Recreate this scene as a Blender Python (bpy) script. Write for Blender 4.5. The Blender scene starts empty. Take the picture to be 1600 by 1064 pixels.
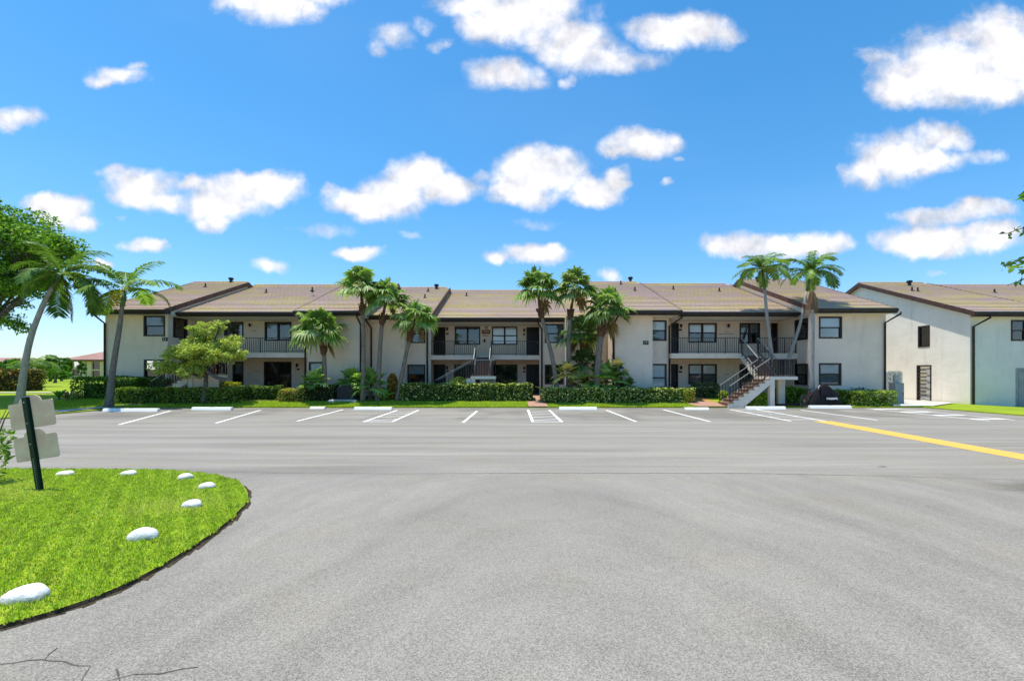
import bpy, bmesh, math, random
import numpy as np
from mathutils import Vector
random.seed(7); rng = np.random.default_rng(7)
R = math.radians
SC = bpy.context.scene; COL = SC.collection
F = 700.0; CX = 800.0; HY = 584.0; EYE = 1.85      # the view measured in the 1600 px photograph

def PX(px, Y): return (px-CX)/F*Y
def PZ(py, Y): return EYE-(py-HY)/F*Y
def GY(py, z=0.0): return (EYE-z)*F/(py-HY)

# ------------------------------------------------------------------ camera, sky, sun
cam = bpy.data.cameras.new('camera'); co = bpy.data.objects.new('camera', cam); COL.objects.link(co)
cam.sensor_width = 36; cam.lens = 36*F/1600; cam.shift_y = (HY-532)/1600
cam.clip_start = 0.1; cam.clip_end = 5000
co.location = (0, 0, EYE); co.rotation_euler = (R(90), 0, 0); SC.camera = co
SC.view_settings.view_transform = 'Standard'; SC.view_settings.look = 'None'
SC.view_settings.exposure = 0.75; SC.view_settings.gamma = 1
SUNV = Vector((-0.22, 0.05, 0.97)).normalized()
sl = bpy.data.lights.new('sun', 'SUN'); so = bpy.data.objects.new('sun', sl); COL.objects.link(so)
sl.energy = 3.25; sl.angle = R(0.5); sl.color = (1, 0.94, 0.84)
so.rotation_euler = (-SUNV).to_track_quat('-Z', 'Y').to_euler()

class NT:
    """small helper for node trees"""
    def __init__(s, tree): s.t = tree; s.n = tree.nodes; s.l = tree.links; s.n.clear()
    def add(s, typ, ins=None, **kw):
        nd = s.n.new(typ)
        for k, v in kw.items(): setattr(nd, k, v)
        for k, v in (ins or {}).items():
            sk = nd.inputs[k]
            if isinstance(v, bpy.types.NodeSocket): s.l.new(v, sk)
            else: sk.default_value = v
        return nd
    def m(s, op, a, b=None, c=None, clamp=False):
        ins = {0: a}
        if b is not None: ins[1] = b
        if c is not None: ins[2] = c
        return s.add('ShaderNodeMath', ins, operation=op, use_clamp=clamp).outputs[0]
    def v(s, op, a, b=None):
        ins = {0: a}
        if b is not None: ins[1] = b
        nd = s.add('ShaderNodeVectorMath', ins, operation=op)
        return nd.outputs['Value'] if op in ('DOT_PRODUCT', 'LENGTH') else nd.outputs[0]
    def mix(s, f, a, b, blend='MIX'):
        nd = s.add('ShaderNodeMix', data_type='RGBA', blend_type=blend)
        for i, x in ((0, f), (6, a), (7, b)):
            if isinstance(x, bpy.types.NodeSocket): s.l.new(x, nd.inputs[i])
            else: nd.inputs[i].default_value = x if i == 0 else (*x, 1) if len(x) == 3 else x
        return nd.outputs[2]
    def noise(s, vec, scale, detail=3, rough=0.55, dist=0.0):
        return s.add('ShaderNodeTexNoise', {'Vector': vec, 'Scale': scale, 'Detail': detail, 'Roughness': rough, 'Distortion': dist}).outputs[0]
    def ss(s, x, a, b):
        return s.add('ShaderNodeMapRange', {0: x, 1: a, 2: b, 3: 0.0, 4: 1.0}, interpolation_type='SMOOTHSTEP').outputs[0]
    def map(s, vec, scale=(1, 1, 1), loc=(0, 0, 0)):
        return s.add('ShaderNodeMapping', {'Vector': vec, 'Scale': scale, 'Location': loc}).outputs[0]

CLOUDS = [  # px, py, half width, half height, softness (1 crisp .. 0 wisp) of every cloud seen in the sky
 (430,5,75,36,1),(380,0,50,24,.8),(500,-8,60,22,.9),(610,55,46,22,.45),(590,75,22,18,.35),(660,40,34,14,.4),(690,68,24,13,.4),
 (790,118,72,28,.85),(750,115,30,20,.6),(770,30,56,42,1),(830,25,90,52,1),(900,75,66,40,.9),(950,90,60,26,.7),(1060,48,80,32,.95),(1110,58,50,22,.7),(1010,90,50,20,.5),(730,10,56,22,.8),(885,125,14,13,.6),
 (1480,110,105,60,1),(1560,65,75,52,1),(1420,140,58,34,1),(1600,100,80,55,1),(1540,130,80,34,1),(1372,85,34,16,.6),
 (1400,246,78,40,.95),(1470,218,50,24,.9),(1350,268,40,28,.95),(1520,247,44,14,.5),(1440,255,60,24,.9),
 (1470,372,96,28,1),(1550,368,50,26,1),(1430,375,58,26,1),(1530,328,56,20,.8),(1450,338,46,16,.7),(1500,335,60,18,.8),
 (1000,222,56,24,1),(1030,214,30,15,.8),(975,235,30,12,.8),
 (845,268,80,36,1),(820,300,58,26,1),(868,252,32,22,1),(930,294,54,26,1),(968,285,22,24,.9),(790,290,30,22,1),
 (650,272,54,30,1),(615,305,62,40,1),(560,312,56,20,1),(700,290,56,26,.95),(590,325,40,22,1),(745,270,26,14,.45),(510,355,80,16,.3),
 (225,285,66,26,.85),(195,270,44,13,.6),(300,282,34,16,.8),(250,312,70,22,.8),(215,305,46,24,.9),(370,292,70,26,1),(420,295,54,26,1),(345,315,72,30,1),(330,342,36,20,.9),(400,282,52,18,1),
 (95,330,52,26,1),(70,318,38,16,1),(120,350,34,18,.9),(225,386,38,13,.9),(240,380,20,10,.9),(188,120,46,13,.65),(165,128,30,11,.55),(215,108,24,9,.5),(20,180,42,15,.7),(5,188,30,13,.7),
 (190,341,14,6,.4),(565,397,36,14,.95),(580,390,22,10,.9),(415,415,36,12,.6),(835,396,52,16,.95),(780,400,36,10,.8),(862,390,22,12,.9),
 (1190,384,70,20,.9),(1140,388,46,20,.95),(1250,378,76,20,.95),(1310,374,34,14,.7),(950,428,30,12,.6),(1050,246,14,6,.4),(1033,284,10,9,.4),(455,445,40,7,.8),(165,420,18,9,.9),(830,350,60,12,.25),(80,60,1,1,0),(635,365,30,8,.3),(1455,428,16,7,.3)]
w = bpy.data.worlds.new('World'); SC.world = w; w.use_nodes = True
T = NT(w.node_tree)
sky = T.add('ShaderNodeTexSky', sky_type='NISHITA', sun_disc=False)
sky.sun_elevation = math.asin(SUNV.z); sky.sun_rotation = math.atan2(SUNV.x, SUNV.y) % (2*math.pi)
sky.air_density = 1.0; sky.dust_density = 0.25; sky.ozone_density = 2.2
skyc = T.add('ShaderNodeHueSaturation', {'Hue': 0.492, 'Saturation': 1.33, 'Value': 1.13, 'Color': sky.outputs[0]}).outputs[0]
tc = T.add('ShaderNodeTexCoord').outputs['Generated']
sp = T.add('ShaderNodeSeparateXYZ', {0: tc})
yc = T.m('MAXIMUM', sp.outputs[1], 0.08)
hz = T.m('EXPONENT', T.m('MULTIPLY', T.m('MAXIMUM', sp.outputs[2], 0.0), -5.5))
skyc = T.v('MULTIPLY', skyc, T.mix(hz, (1, 1, 1), (.54, .60, .80)))
uv = T.add('ShaderNodeCombineXYZ', {0: T.m('DIVIDE', sp.outputs[0], yc), 1: T.m('DIVIDE', sp.outputs[2], yc), 2: 0.0}).outputs[0]
wn = T.add('ShaderNodeTexNoise', {'Vector': uv, 'Scale': 7.0, 'Detail': 5.0, 'Roughness': 0.58}).outputs['Color']
uvw = T.v('ADD', uv, T.v('MULTIPLY', T.v('SUBTRACT', wn, (.5, .5, .5)), (0.12, 0.075, 0)))
acc = None
for (px, py, a, b, s) in CLOUDS:
    c = ((px-CX)/F, (HY-py)/F, 0)
    q = T.v('MULTIPLY', T.v('SUBTRACT', uvw, c), (F/a/1.12, F/b/1.12, 0))
    d = T.m('MULTIPLY_ADD', T.v('DOT_PRODUCT', q, q), -.9 if s > .7 else -.62, s)
    acc = d if acc is None else T.m('SMOOTH_MAX', acc, d, 0.12)
fb = T.noise(uv, 16, 8, 0.62, .2)
lo0 = T.noise(uv, 9, 4, 0.5); lo1 = T.noise(T.v('ADD', uv, (0.008, -0.026, 0)), 9, 4, 0.5)
dens = T.m('ADD', acc, T.m('MULTIPLY', T.m('SUBTRACT', fb, 0.5), 1.45))
front = T.ss(sp.outputs[1], 0.1, 0.2)
al = T.m('MULTIPLY', T.m('POWER', T.ss(dens, -0.12, 0.90), 1.1), front)
emb = T.m('MULTIPLY', T.m('SUBTRACT', lo1, lo0), 1.35)
lum = T.m('ADD', T.m('ADD', T.m('MULTIPLY', T.ss(dens, 0.25, 1.25), 0.24), 0.80), emb)
CLB = 5.7
ccol = T.add('ShaderNodeVectorMath', {0: (CLB*0.985, CLB*0.985, CLB*1.04), 3: lum}, operation='SCALE').outputs[0]
cir = T.m('MULTIPLY', T.ss(T.noise(T.map(uv, (.5, 1.9, 1)), 1.3, 3, 0.5, 0.3), 0.45, 0.85), 0.07)
base = T.mix(T.m('MULTIPLY', cir, front), skyc, (CLB*.85, CLB*.88, CLB*.95))
fin = T.mix(al, base, ccol)
bg = T.add('ShaderNodeBackground', {'Color': fin, 'Strength': 0.115})
T.add('ShaderNodeOutputWorld', {0: bg.outputs[0]})

# ------------------------------------------------------------------ materials
def P(name, rough=0.8, spec=0.3):
    m = bpy.data.materials.new(name); m.use_nodes = True; t = NT(m.node_tree)
    b = t.add('ShaderNodeBsdfPrincipled', {'Roughness': rough, 'Specular IOR Level': spec})
    t.add('ShaderNodeOutputMaterial', {0: b.outputs[0]})
    t.pos = t.add('ShaderNodeNewGeometry').outputs['Position']
    t.b = b; t.mat = m
    return t
def setc(t, c): t.l.new(c, t.b.inputs['Base Color'])
def bump(t, h, strength=0.3, dist=0.02):
    bn = t.add('ShaderNodeBump', {'Height': h, 'Strength': strength, 'Distance': dist})
    t.l.new(bn.outputs[0], t.b.inputs['Normal'])
def simple(name, c, rough=0.7, var=0.12, scale=3.0, spec=0.3, metallic=0.0, bmp=0.0, bscale=60):
    t = P(name, rough, spec); t.b.inputs['Metallic'].default_value = metallic
    n = t.noise(t.pos, scale, 4, 0.6)
    lo = tuple(max(0, x*(1-var)) for x in c); hi = tuple(min(1, x*(1+var)) for x in c)
    setc(t, t.mix(t.ss(n, 0.3, 0.7), lo, hi))
    if bmp: bump(t, t.noise(t.pos, bscale, 2), bmp)
    return t.mat
M = {}
def stucco(name, c, bs=.5):
    t = P(name, 0.95, 0.15)
    n = t.noise(t.pos, 0.7, 5, 0.6); n2 = t.noise(t.map(t.pos, (2.2, 2.2, .35)), 1.3, 4, .65)
    a = t.mix(t.ss(n, .3, .7), tuple(x*.93 for x in c), tuple(x*1.04 for x in c))
    setc(t, t.mix(t.m('MULTIPLY', t.ss(n2, .52, .8), .26), a, (.36, .34, .29)))
    h = t.m('ADD', t.noise(t.pos, 26, 3), t.m('MULTIPLY', t.noise(t.map(t.pos, (1, .7, 1.9)), 2.2, 4, .6, .6), 1.6))
    bump(t, h, bs, 0.025); return t.mat
M['stucco'] = stucco('stucco', (.89, .715, .565))
M['stucco2'] = stucco('pale_stucco', (.87, .81, .70), .28)
M['far_wall'] = stucco('ochre_stucco', (.66, .55, .33))
M['trim'] = simple('painted_concrete', (.78, .70, .58), .85, .08)
M['brown'] = simple('bronze_paint', (.040, .026, .021), .45, .25)
M['fascia'] = simple('brown_fascia', (.085, .045, .034), .6, .25)
M['rail'] = simple('dark_railing', (.045, .040, .036), .45, .2)
M['railtop'] = simple('worn_rail_top', (.36, .34, .31), .4, .2, 12)
M['brick'] = simple('terracotta_tile', (.235, .145, .105), .8, .3, 9)
M['door'] = simple('dark_door', (.018, .015, .013), .4, .3)
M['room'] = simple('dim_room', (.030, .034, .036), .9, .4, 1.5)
M['black'] = simple('black_metal', (.012, .013, .014), .4, .2)
M['cover'] = simple('black_nylon', (.010, .010, .013), .8, .3, 6, .15, 0, .5, 9)
M['grey'] = simple('grey_metal', (.33, .34, .34), .5, .1)
M['acdark'] = simple('ac_metal', (.055, .055, .058), .6, .2)
M['blind'] = simple('window_blind', (.93, .93, .91), .8, .05)
M['screen'] = simple('slate_screen', (.11, .13, .16), .8, .15)
M['curtain'] = simple('grey_shade', (.24, .28, .28), .8, .15)
M['concrete'] = simple('concrete', (.52, .49, .45), .9, .14, 1.8, .2, 0, .2)
M['cream'] = simple('sign_back', (1.0, .59, .46), .6, .14, 4)
M['green'] = simple('green_post', (.012, .035, .02), .5, .2)
def rockmat():
    t = P('white_painted_stone', .85, .2)
    n = t.noise(t.pos, 17, 5, .7); sep = t.add('ShaderNodeSeparateXYZ', {0: t.pos})
    c = t.mix(t.ss(n, .58, .72), (.84, .83, .80), (.55, .52, .46))
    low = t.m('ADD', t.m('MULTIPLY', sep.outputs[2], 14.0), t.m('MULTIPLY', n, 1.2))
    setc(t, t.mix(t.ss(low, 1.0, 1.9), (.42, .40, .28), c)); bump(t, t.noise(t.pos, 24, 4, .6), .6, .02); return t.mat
M['rock'] = rockmat()
M['bark'] = None
def whitepaint():
    t = P('white_paint', .8, .2)
    n = t.noise(t.pos, 7, 5, .7); n2 = t.noise(t.pos, 60, 2)
    setc(t, t.mix(t.ss(t.m('ADD', n, t.m('MULTIPLY', n2, .25)), .72, .95), (.88, .87, .83), (.60, .57, .53))); return t.mat
M['white'] = whitepaint()
def yellowpaint():
    t = P('yellow_paint', .8, .2)
    n = t.noise(t.pos, 5, 5, .7)
    setc(t, t.mix(t.ss(n, .55, .8), (.72, .43, .09), (.55, .40, .21))); return t.mat
M['yellow'] = yellowpaint()
def glass():
    m = bpy.data.materials.new('window_glass'); m.use_nodes = True; t = NT(m.node_tree)
    fr = t.add('ShaderNodeFresnel', {'IOR': 1.6})
    tr = t.add('ShaderNodeBsdfTransparent', {'Color': (.94, .96, .96, 1)})
    gl = t.add('ShaderNodeBsdfGlossy', {'Color': (1, 1, 1, 1), 'Roughness': .03})
    mx = t.add('ShaderNodeMixShader', {0: t.m('MULTIPLY_ADD', fr.outputs[0], 1.0, .05), 1: tr.outputs[0], 2: gl.outputs[0]})
    t.add('ShaderNodeOutputMaterial', {0: mx.outputs[0]}); return m
M['glass'] = glass()
def rooftile():
    t = P('concrete_roof_tile', .85, .25)
    sep = t.add('ShaderNodeSeparateXYZ', {0: t.pos})
    crs = t.m('FLOOR', t.m('DIVIDE', sep.outputs[1], .333))
    til = t.m('FLOOR', t.m('DIVIDE', t.m('ADD', sep.outputs[0], t.m('MULTIPLY', crs, .155)), .31))
    wn = t.add('ShaderNodeTexWhiteNoise', {0: t.add('ShaderNodeCombineXYZ', {0: til, 1: crs}).outputs[0]}, noise_dimensions='2D').outputs[0]
    band = t.noise(t.map(t.pos, (.16, .95, .0)), 1.0, 3, .65)
    b2 = t.noise(t.map(t.pos, (.25, .35, .0), (9, 3, 0)), 1.0, 3, .6)
    band = t.m('ADD', band, t.m('MULTIPLY', t.m('SUBTRACT', wn, .5), .14))
    c = t.mix(t.ss(band, .42, .58), (.54, .40, .34), (.585, .465, .23))
    c = t.mix(t.m('MULTIPLY', t.ss(b2, .48, .7), .75), c, (.53, .365, .355))
    c = t.mix(t.m('MULTIPLY', wn, .25), c, (.30, .24, .18))
    jx = t.m('FRACT', t.m('DIVIDE', t.m('ADD', sep.outputs[0], t.m('MULTIPLY', crs, .155)), .31))
    jt = t.m('LESS_THAN', jx, .05)
    c = t.mix(t.m('MULTIPLY', jt, .45), c, (.09, .075, .06))
    setc(t, c); bump(t, t.noise(t.pos, 30, 2), .3); return t.mat
M['tile'] = rooftile()
M['far_roof'] = simple('terracotta_roof', (.34, .19, .15), .9, .15, .8)
def asphalt():
    t = P('weathered_asphalt', .9, .25)
    sep = t.add('ShaderNodeSeparateXYZ', {0: t.pos}); X, Y = sep.outputs[0], sep.outputs[1]
    wob = t.m('MULTIPLY', t.m('SUBTRACT', t.noise(t.map(t.pos, (.5, 0, 0)), 1, 2), .5), .5)
    far = t.ss(t.m('ADD', Y, wob), 8.15, 8.45)
    streak = t.noise(t.map(t.pos, (.10, 1.5, 1)), 1.0, 5, .62, .3)
    streak2 = t.noise(t.map(t.pos, (.30, 3.8, 1), (5, 2, 0)), 1.0, 4, .6)
    rad = t.add('ShaderNodeVectorMath', {0: t.map(t.v('ADD', t.pos, t.v('MULTIPLY', t.add('ShaderNodeTexNoise', {'Vector': t.pos, 'Scale': .35, 'Detail': 3.0}).outputs['Color'], (1.6, 1.6, 0))), (1, .34, 1), (-1.2, .2, 0))}, operation='LENGTH').outputs['Value']
    arcs = t.noise(t.add('ShaderNodeCombineXYZ', {0: t.m('MULTIPLY', rad, 2.6), 1: t.m('MULTIPLY', Y, .22)}).outputs[0], 1.0, 4, .6)
    blot = t.noise(t.pos, .55, 5, .62); fine = t.noise(t.pos, 95, 3, .7)
    cfar = t.m('ADD', t.m('ADD', t.m('MULTIPLY', streak, .30), -.05), t.m('MULTIPLY', streak2, .12))
    cnear = t.m('ADD', t.m('ADD', t.m('MULTIPLY', arcs, .17), .03), t.m('ADD', t.m('MULTIPLY', blot, .15), -.035))
    mixv = t.add('ShaderNodeMix', {0: far, 2: t.m('ADD', cnear, -.012), 3: cfar}).outputs[0]
    vor = t.add('ShaderNodeTexVoronoi', {'Vector': t.pos, 'Scale': 120.0}).outputs['Color']
    vv = t.add('ShaderNodeSeparateXYZ', {0: vor}).outputs[0]
    agg = t.m('MULTIPLY', t.m('ADD', t.m('SUBTRACT', vv, .5), t.m('MULTIPLY', t.m('SUBTRACT', fine, .5), 1.3)), t.add('ShaderNodeMapRange', {0: Y, 1: 2., 2: 14., 3: .22, 4: .06}).outputs[0])
    val = t.m('ADD', t.m('ADD', mixv, agg), .155)
    # stains: darker damp strip along the pavers' joint, oily parked-car spots near the stalls; then a painted tree shadow
    st = t.m('MULTIPLY', t.ss(Y, 17.2, 18.6), t.ss(t.noise(t.map(t.pos, (.36, .22, 1)), 1.0, 3), .42, .62))
    val = t.m('MULTIPLY', val, t.m('MULTIPLY_ADD', st, -.26, 1.0))
    tree_shadow = t.add('ShaderNodeVectorMath', {0: t.map(t.pos, (.75, 1.5, 1), (-6.6, -10.9, 0))}, operation='LENGTH').outputs['Value']  # shadow of the right-hand tree, painted as an ellipse into the asphalt colour
    tree_shadow = t.m('SUBTRACT', 1.0, t.ss(t.m('ADD', tree_shadow, t.m('MULTIPLY', t.noise(t.map(t.pos, (.8, 3, 1)), 1.2, 4), .9)), .55, 1.45))
    val = t.m('MULTIPLY', val, t.m('MULTIPLY_ADD', tree_shadow, -.45, 1.0))
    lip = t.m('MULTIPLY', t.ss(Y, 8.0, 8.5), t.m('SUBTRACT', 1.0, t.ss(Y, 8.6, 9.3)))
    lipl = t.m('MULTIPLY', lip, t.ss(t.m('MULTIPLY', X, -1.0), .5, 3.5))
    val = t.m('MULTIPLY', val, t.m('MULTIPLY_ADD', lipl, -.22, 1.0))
    tint = t.mix(t.ss(t.noise(t.pos, .7, 3), .5, .72), (.865, .80, .68), (.875, .79, .63))
    c = t.add('ShaderNodeVectorMath', {0: tint, 3: val}, operation='SCALE').outputs[0]
    setc(t, c); bump(t, t.m('ADD', fine, vv), .2, .005); return t.mat
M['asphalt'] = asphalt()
M['patch'] = simple('worn_pale_asphalt', (.345, .315, .275), .9, .2, 9, .2)
M['crack'] = simple('dark_crack', (.11, .10, .085), .95, .3, 5)
def lawn(name, a, b, c):
    t = P(name, .95, .1)
    n = t.noise(t.pos, .5, 4, .6); f = t.noise(t.pos, 24, 3, .75)
    col = t.mix(t.ss(n, .32, .66), a, b)
    col = t.mix(t.m('MULTIPLY', t.ss(f, .45, .72), .7), col, c)
    setc(t, col); bump(t, f, .6, .05); return t.mat
M['lawn'] = lawn('lawn', (.23, .33, .018), (.32, .40, .03), (.12, .20, .012))
M['soil'] = simple('brown_mulch', (.085, .055, .035), .95, .4, 9, .1, 0, .6, 30)
M['darksoil'] = simple('dark_soil', (.06, .047, .03), .95, .5, 14, .1, 0, .6, 40)
M['chips'] = simple('pine_straw', (.42, .24, .08), .95, .4, 14, .1, 0, .6, 30)
M['paver'] = None
def pavers():
    t = P('brick_paver', .85, .2)
    bk = t.add('ShaderNodeTexBrick', {'Vector': t.pos, 'Scale': 4.0, 'Color1': (.42, .22, .15, 1), 'Color2': (.50, .30, .21, 1), 'Mortar': (.30, .22, .16, 1), 'Mortar Size': .02})
    setc(t, bk.outputs[0]); return t.mat
M['paver'] = pavers()
def leafmat(name='leaf', k=1.62):
    m = bpy.data.materials.new(name); m.use_nodes = True; t = NT(m.node_tree)
    at = t.add('ShaderNodeVertexColor', layer_name='Col').outputs[0]
    at = t.add('ShaderNodeVectorMath', {0: at, 3: k}, operation='SCALE').outputs[0]
    d = t.add('ShaderNodeBsdfPrincipled', {'Base Color': at, 'Roughness': .5, 'Specular IOR Level': .35})
    tr = t.add('ShaderNodeBsdfTranslucent', {'Color': t.mix(1.0, at, (1.2, 1.35, .5), 'MULTIPLY')})
    mx = t.add('ShaderNodeMixShader', {0: .36, 1: d.outputs[0], 2: tr.outputs[0]})
    t.add('ShaderNodeOutputMaterial', {0: mx.outputs[0]}); return m
M['leaf'] = leafmat(); M['blade'] = leafmat('grass_blade', 1.25)
def barkmat(name, a, b, ring=14.0):
    t = P(name, .9, .15)
    n = t.noise(t.map(t.pos, (6, 6, 2)), 2, 4, .65)
    wv = t.add('ShaderNodeTexWave', {'Vector': t.pos, 'Scale': ring/6.28, 'Distortion': 3.0, 'Detail': 2.0, 'Detail Scale': 3.0}, wave_type='BANDS', bands_direction='Z').outputs['Fac']
    c = t.mix(t.ss(n, .3, .7), a, b); c = t.mix(t.m('MULTIPLY', t.ss(wv, .7, .98), .5), c, tuple(x*.45 for x in a))
    setc(t, c); bump(t, t.m('ADD', n, wv), .5, .03); return t.mat
M['bark'] = barkmat('palm_bark', (.19, .155, .12), (.33, .275, .215), 40)
M['palebark'] = barkmat('pale_palm_bark', (.36, .32, .27), (.52, .47, .41), 40)
M['boots'] = barkmat('brown_leaf_bases', (.13, .065, .035), (.22, .12, .065), 60)
M['treebark'] = barkmat('tree_bark', (.10, .085, .07), (.20, .175, .15), 9)

# ------------------------------------------------------------------ object helpers
def tag(o, label=None, cat=None, group=None, kind=None):
    if label: o['label'] = label
    if cat: o['category'] = cat
    if group: o['group'] = group
    if kind: o['kind'] = kind
    return o
def empty(name, loc=(0, 0, 0), rz=0.0):
    o = bpy.data.objects.new(name, None); COL.objects.link(o); o.location = loc; o.rotation_euler = (0, 0, rz)
    o.empty_display_size = .2; return o
class MB:
    """collects shapes; build() links them as one mesh object"""
    def __init__(s): s.v = []; s.f = []; s.mi = []; s.cur = 0
    def face(s, pts):
        i = len(s.v); s.v += [tuple(p) for p in pts]; s.f.append(tuple(range(i, i+len(pts)))); s.mi.append(s.cur); return s
    def box(s, x0, x1, y0, y1, z0, z1):
        i = len(s.v)
        s.v += [(x0,y0,z0),(x1,y0,z0),(x1,y1,z0),(x0,y1,z0),(x0,y0,z1),(x1,y0,z1),(x1,y1,z1),(x0,y1,z1)]
        for f in ((0,3,2,1),(4,5,6,7),(0,1,5,4),(1,2,6,5),(2,3,7,6),(3,0,4,7)): s.f.append(tuple(i+k for k in f)); s.mi.append(s.cur)
        return s
    def prism(s, poly, axis, a, b):
        """poly of 2D points extruded along axis 'x' (poly = y,z), 'y' (poly = x,z) or 'z' (poly = x,y)"""
        mk = {'x': lambda p, t: (t, p[0], p[1]), 'y': lambda p, t: (p[0], t, p[1]), 'z': lambda p, t: (p[0], p[1], t)}[axis]
        i = len(s.v); n = len(poly)
        s.v += [mk(p, a) for p in poly] + [mk(p, b) for p in poly]
        s.f.append(tuple(i+k for k in range(n))); s.f.append(tuple(i+n+k for k in reversed(range(n)))); s.mi += [s.cur]*2
        for k in range(n): s.f.append((i+k, i+(k+1) % n, i+n+(k+1) % n, i+n+k)); s.mi.append(s.cur)
        return s
    def bar(s, p, q, wx, wz=None):
        """square bar between two points"""
        p, q = Vector(p), Vector(q); d = (q-p).normalized(); wz = wz or wx
        up = Vector((0, 0, 1)) if abs(d.z) < .95 else Vector((0, 1, 0))
        a = d.cross(up).normalized()*wx/2; b = a.cross(d).normalized()*wz/2
        i = len(s.v)
        for o in (p, q):
            for k in (a+b, a-b, -a-b, -a+b): s.v.append(tuple(o+k))
        for f in ((0,1,2,3),(7,6,5,4),(0,4,5,1),(1,5,6,2),(2,6,7,3),(3,7,4,0)): s.f.append(tuple(i+k for k in f)); s.mi.append(s.cur)
        return s
    def tube(s, pts, rad, n=8, cap=True):
        pts = [Vector(p) for p in pts]; r = list(np.interp(np.linspace(0, 1, len(pts)), np.linspace(0, 1, len(rad)), rad)) if isinstance(rad, (list, tuple)) else [rad]*len(pts)
        i = len(s.v); ref = Vector((0.31, 0.95, .02))
        for k, p in enumerate(pts):
            d = (pts[min(k+1, len(pts)-1)]-pts[max(k-1, 0)]).normalized()
            if abs(d.dot(ref)) > .95: ref = Vector((1, .1, .2))
            a = d.cross(ref).normalized(); b = d.cross(a)
            for j in range(n):
                t = 2*math.pi*j/n; s.v.append(tuple(p+(a*math.cos(t)+b*math.sin(t))*r[k]))
        for k in range(len(pts)-1):
            for j in range(n):
                s.f.append((i+k*n+j, i+k*n+(j+1) % n, i+(k+1)*n+(j+1) % n, i+(k+1)*n+j)); s.mi.append(s.cur)
        if cap:
            s.f.append(tuple(i+j for j in range(n))); s.f.append(tuple(i+(len(pts)-1)*n+j for j in reversed(range(n)))); s.mi += [s.cur]*2
        return s
    def lathe(s, prof, c=(0, 0, 0), n=16):
        i = len(s.v)
        for (r, z) in prof:
            for j in range(n): s.v.append((c[0]+r*math.cos(6.2832*j/n), c[1]+r*math.sin(6.2832*j/n), c[2]+z))
        for k in range(len(prof)-1):
            for j in range(n): s.f.append((i+k*n+j, i+k*n+(j+1) % n, i+(k+1)*n+(j+1) % n, i+(k+1)*n+j)); s.mi.append(s.cur)
        return s
    def build(s, name, mat, parent=None, smooth=False, bevel=0.0, loc=None):
        me = bpy.data.meshes.new(name); me.from_pydata(s.v, [], s.f)
        for m in (mat if isinstance(mat, (list, tuple)) else [mat]): me.materials.append(m)
        if isinstance(mat, (list, tuple)): me.polygons.foreach_set('material_index', s.mi)
        bm = bmesh.new(); bm.from_mesh(me); bmesh.ops.recalc_face_normals(bm, faces=bm.faces); bm.to_mesh(me); bm.free()
        if smooth: me.polygons.foreach_set('use_smooth', [True]*len(me.polygons))
        o = bpy.data.objects.new(name, me); COL.objects.link(o)
        if parent: o.parent = parent
        if loc: o.location = loc
        if bevel:
            b = o.modifiers.new('bevel', 'BEVEL'); b.width = bevel; b.segments = 2; b.limit_method = 'ANGLE'
        return o
def npmesh(name, verts, nq, cols, mat, parent=None, k=4):
    """mesh of separate k-gons from a numpy array (nq*k,3); cols (nq,3) one colour per face"""
    me = bpy.data.meshes.new(name); n = nq*k
    me.vertices.add(n); me.loops.add(n); me.polygons.add(nq)
    me.vertices.foreach_set('co', np.ascontiguousarray(verts, dtype=np.float32).ravel())
    me.loops.foreach_set('vertex_index', np.arange(n, dtype=np.int32))
    me.polygons.foreach_set('loop_start', np.arange(0, n, k, dtype=np.int32))
    me.update(calc_edges=True)
    ca = me.color_attributes.new('Col', 'FLOAT_COLOR', 'POINT')
    c4 = np.ones((n, 4), np.float32); c4[:, :3] = np.repeat(cols, k, axis=0); ca.data.foreach_set('color', c4.ravel())
    me.materials.append(mat); me.validate()
    o = bpy.data.objects.new(name, me); COL.objects.link(o)
    if parent: o.parent = parent
    return o
def unit(a): return a/np.maximum(np.linalg.norm(a, axis=-1, keepdims=True), 1e-9)
def leaf_quads(p, size, flat=0.0, aspect=.5):
    """rhombic leaves at points p; flat > 0 turns them towards lying level"""
    n = len(p); d = unit(rng.normal(size=(n, 3))*np.array([1, 1, 1-.6*flat])); nn = unit(rng.normal(size=(n, 3))+np.array([0, 0, 2.2*flat]))
    s = unit(np.cross(d, nn)); sz = (size*rng.uniform(.6, 1.35, n))[:, None]
    v = np.empty((n, 4, 3)); v[:, 0] = p-d*sz*.5; v[:, 1] = p-s*sz*aspect*.5+d*sz*.05; v[:, 2] = p+d*sz*.5-np.array([0, 0, 1])*sz*.12; v[:, 3] = p+s*sz*aspect*.5+d*sz*.05
    return v.reshape(-1, 3)
def pal(n, colors, weights, jit=.2):
    c = np.array(colors)[rng.choice(len(colors), n, p=np.array(weights)/sum(weights))]
    return np.clip(c*rng.uniform(1-jit, 1+jit, (n, 1)), 0, 1)
GREEN = [(.045, .12, .012), (.075, .17, .016), (.12, .23, .025), (.025, .065, .010)]

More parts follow.
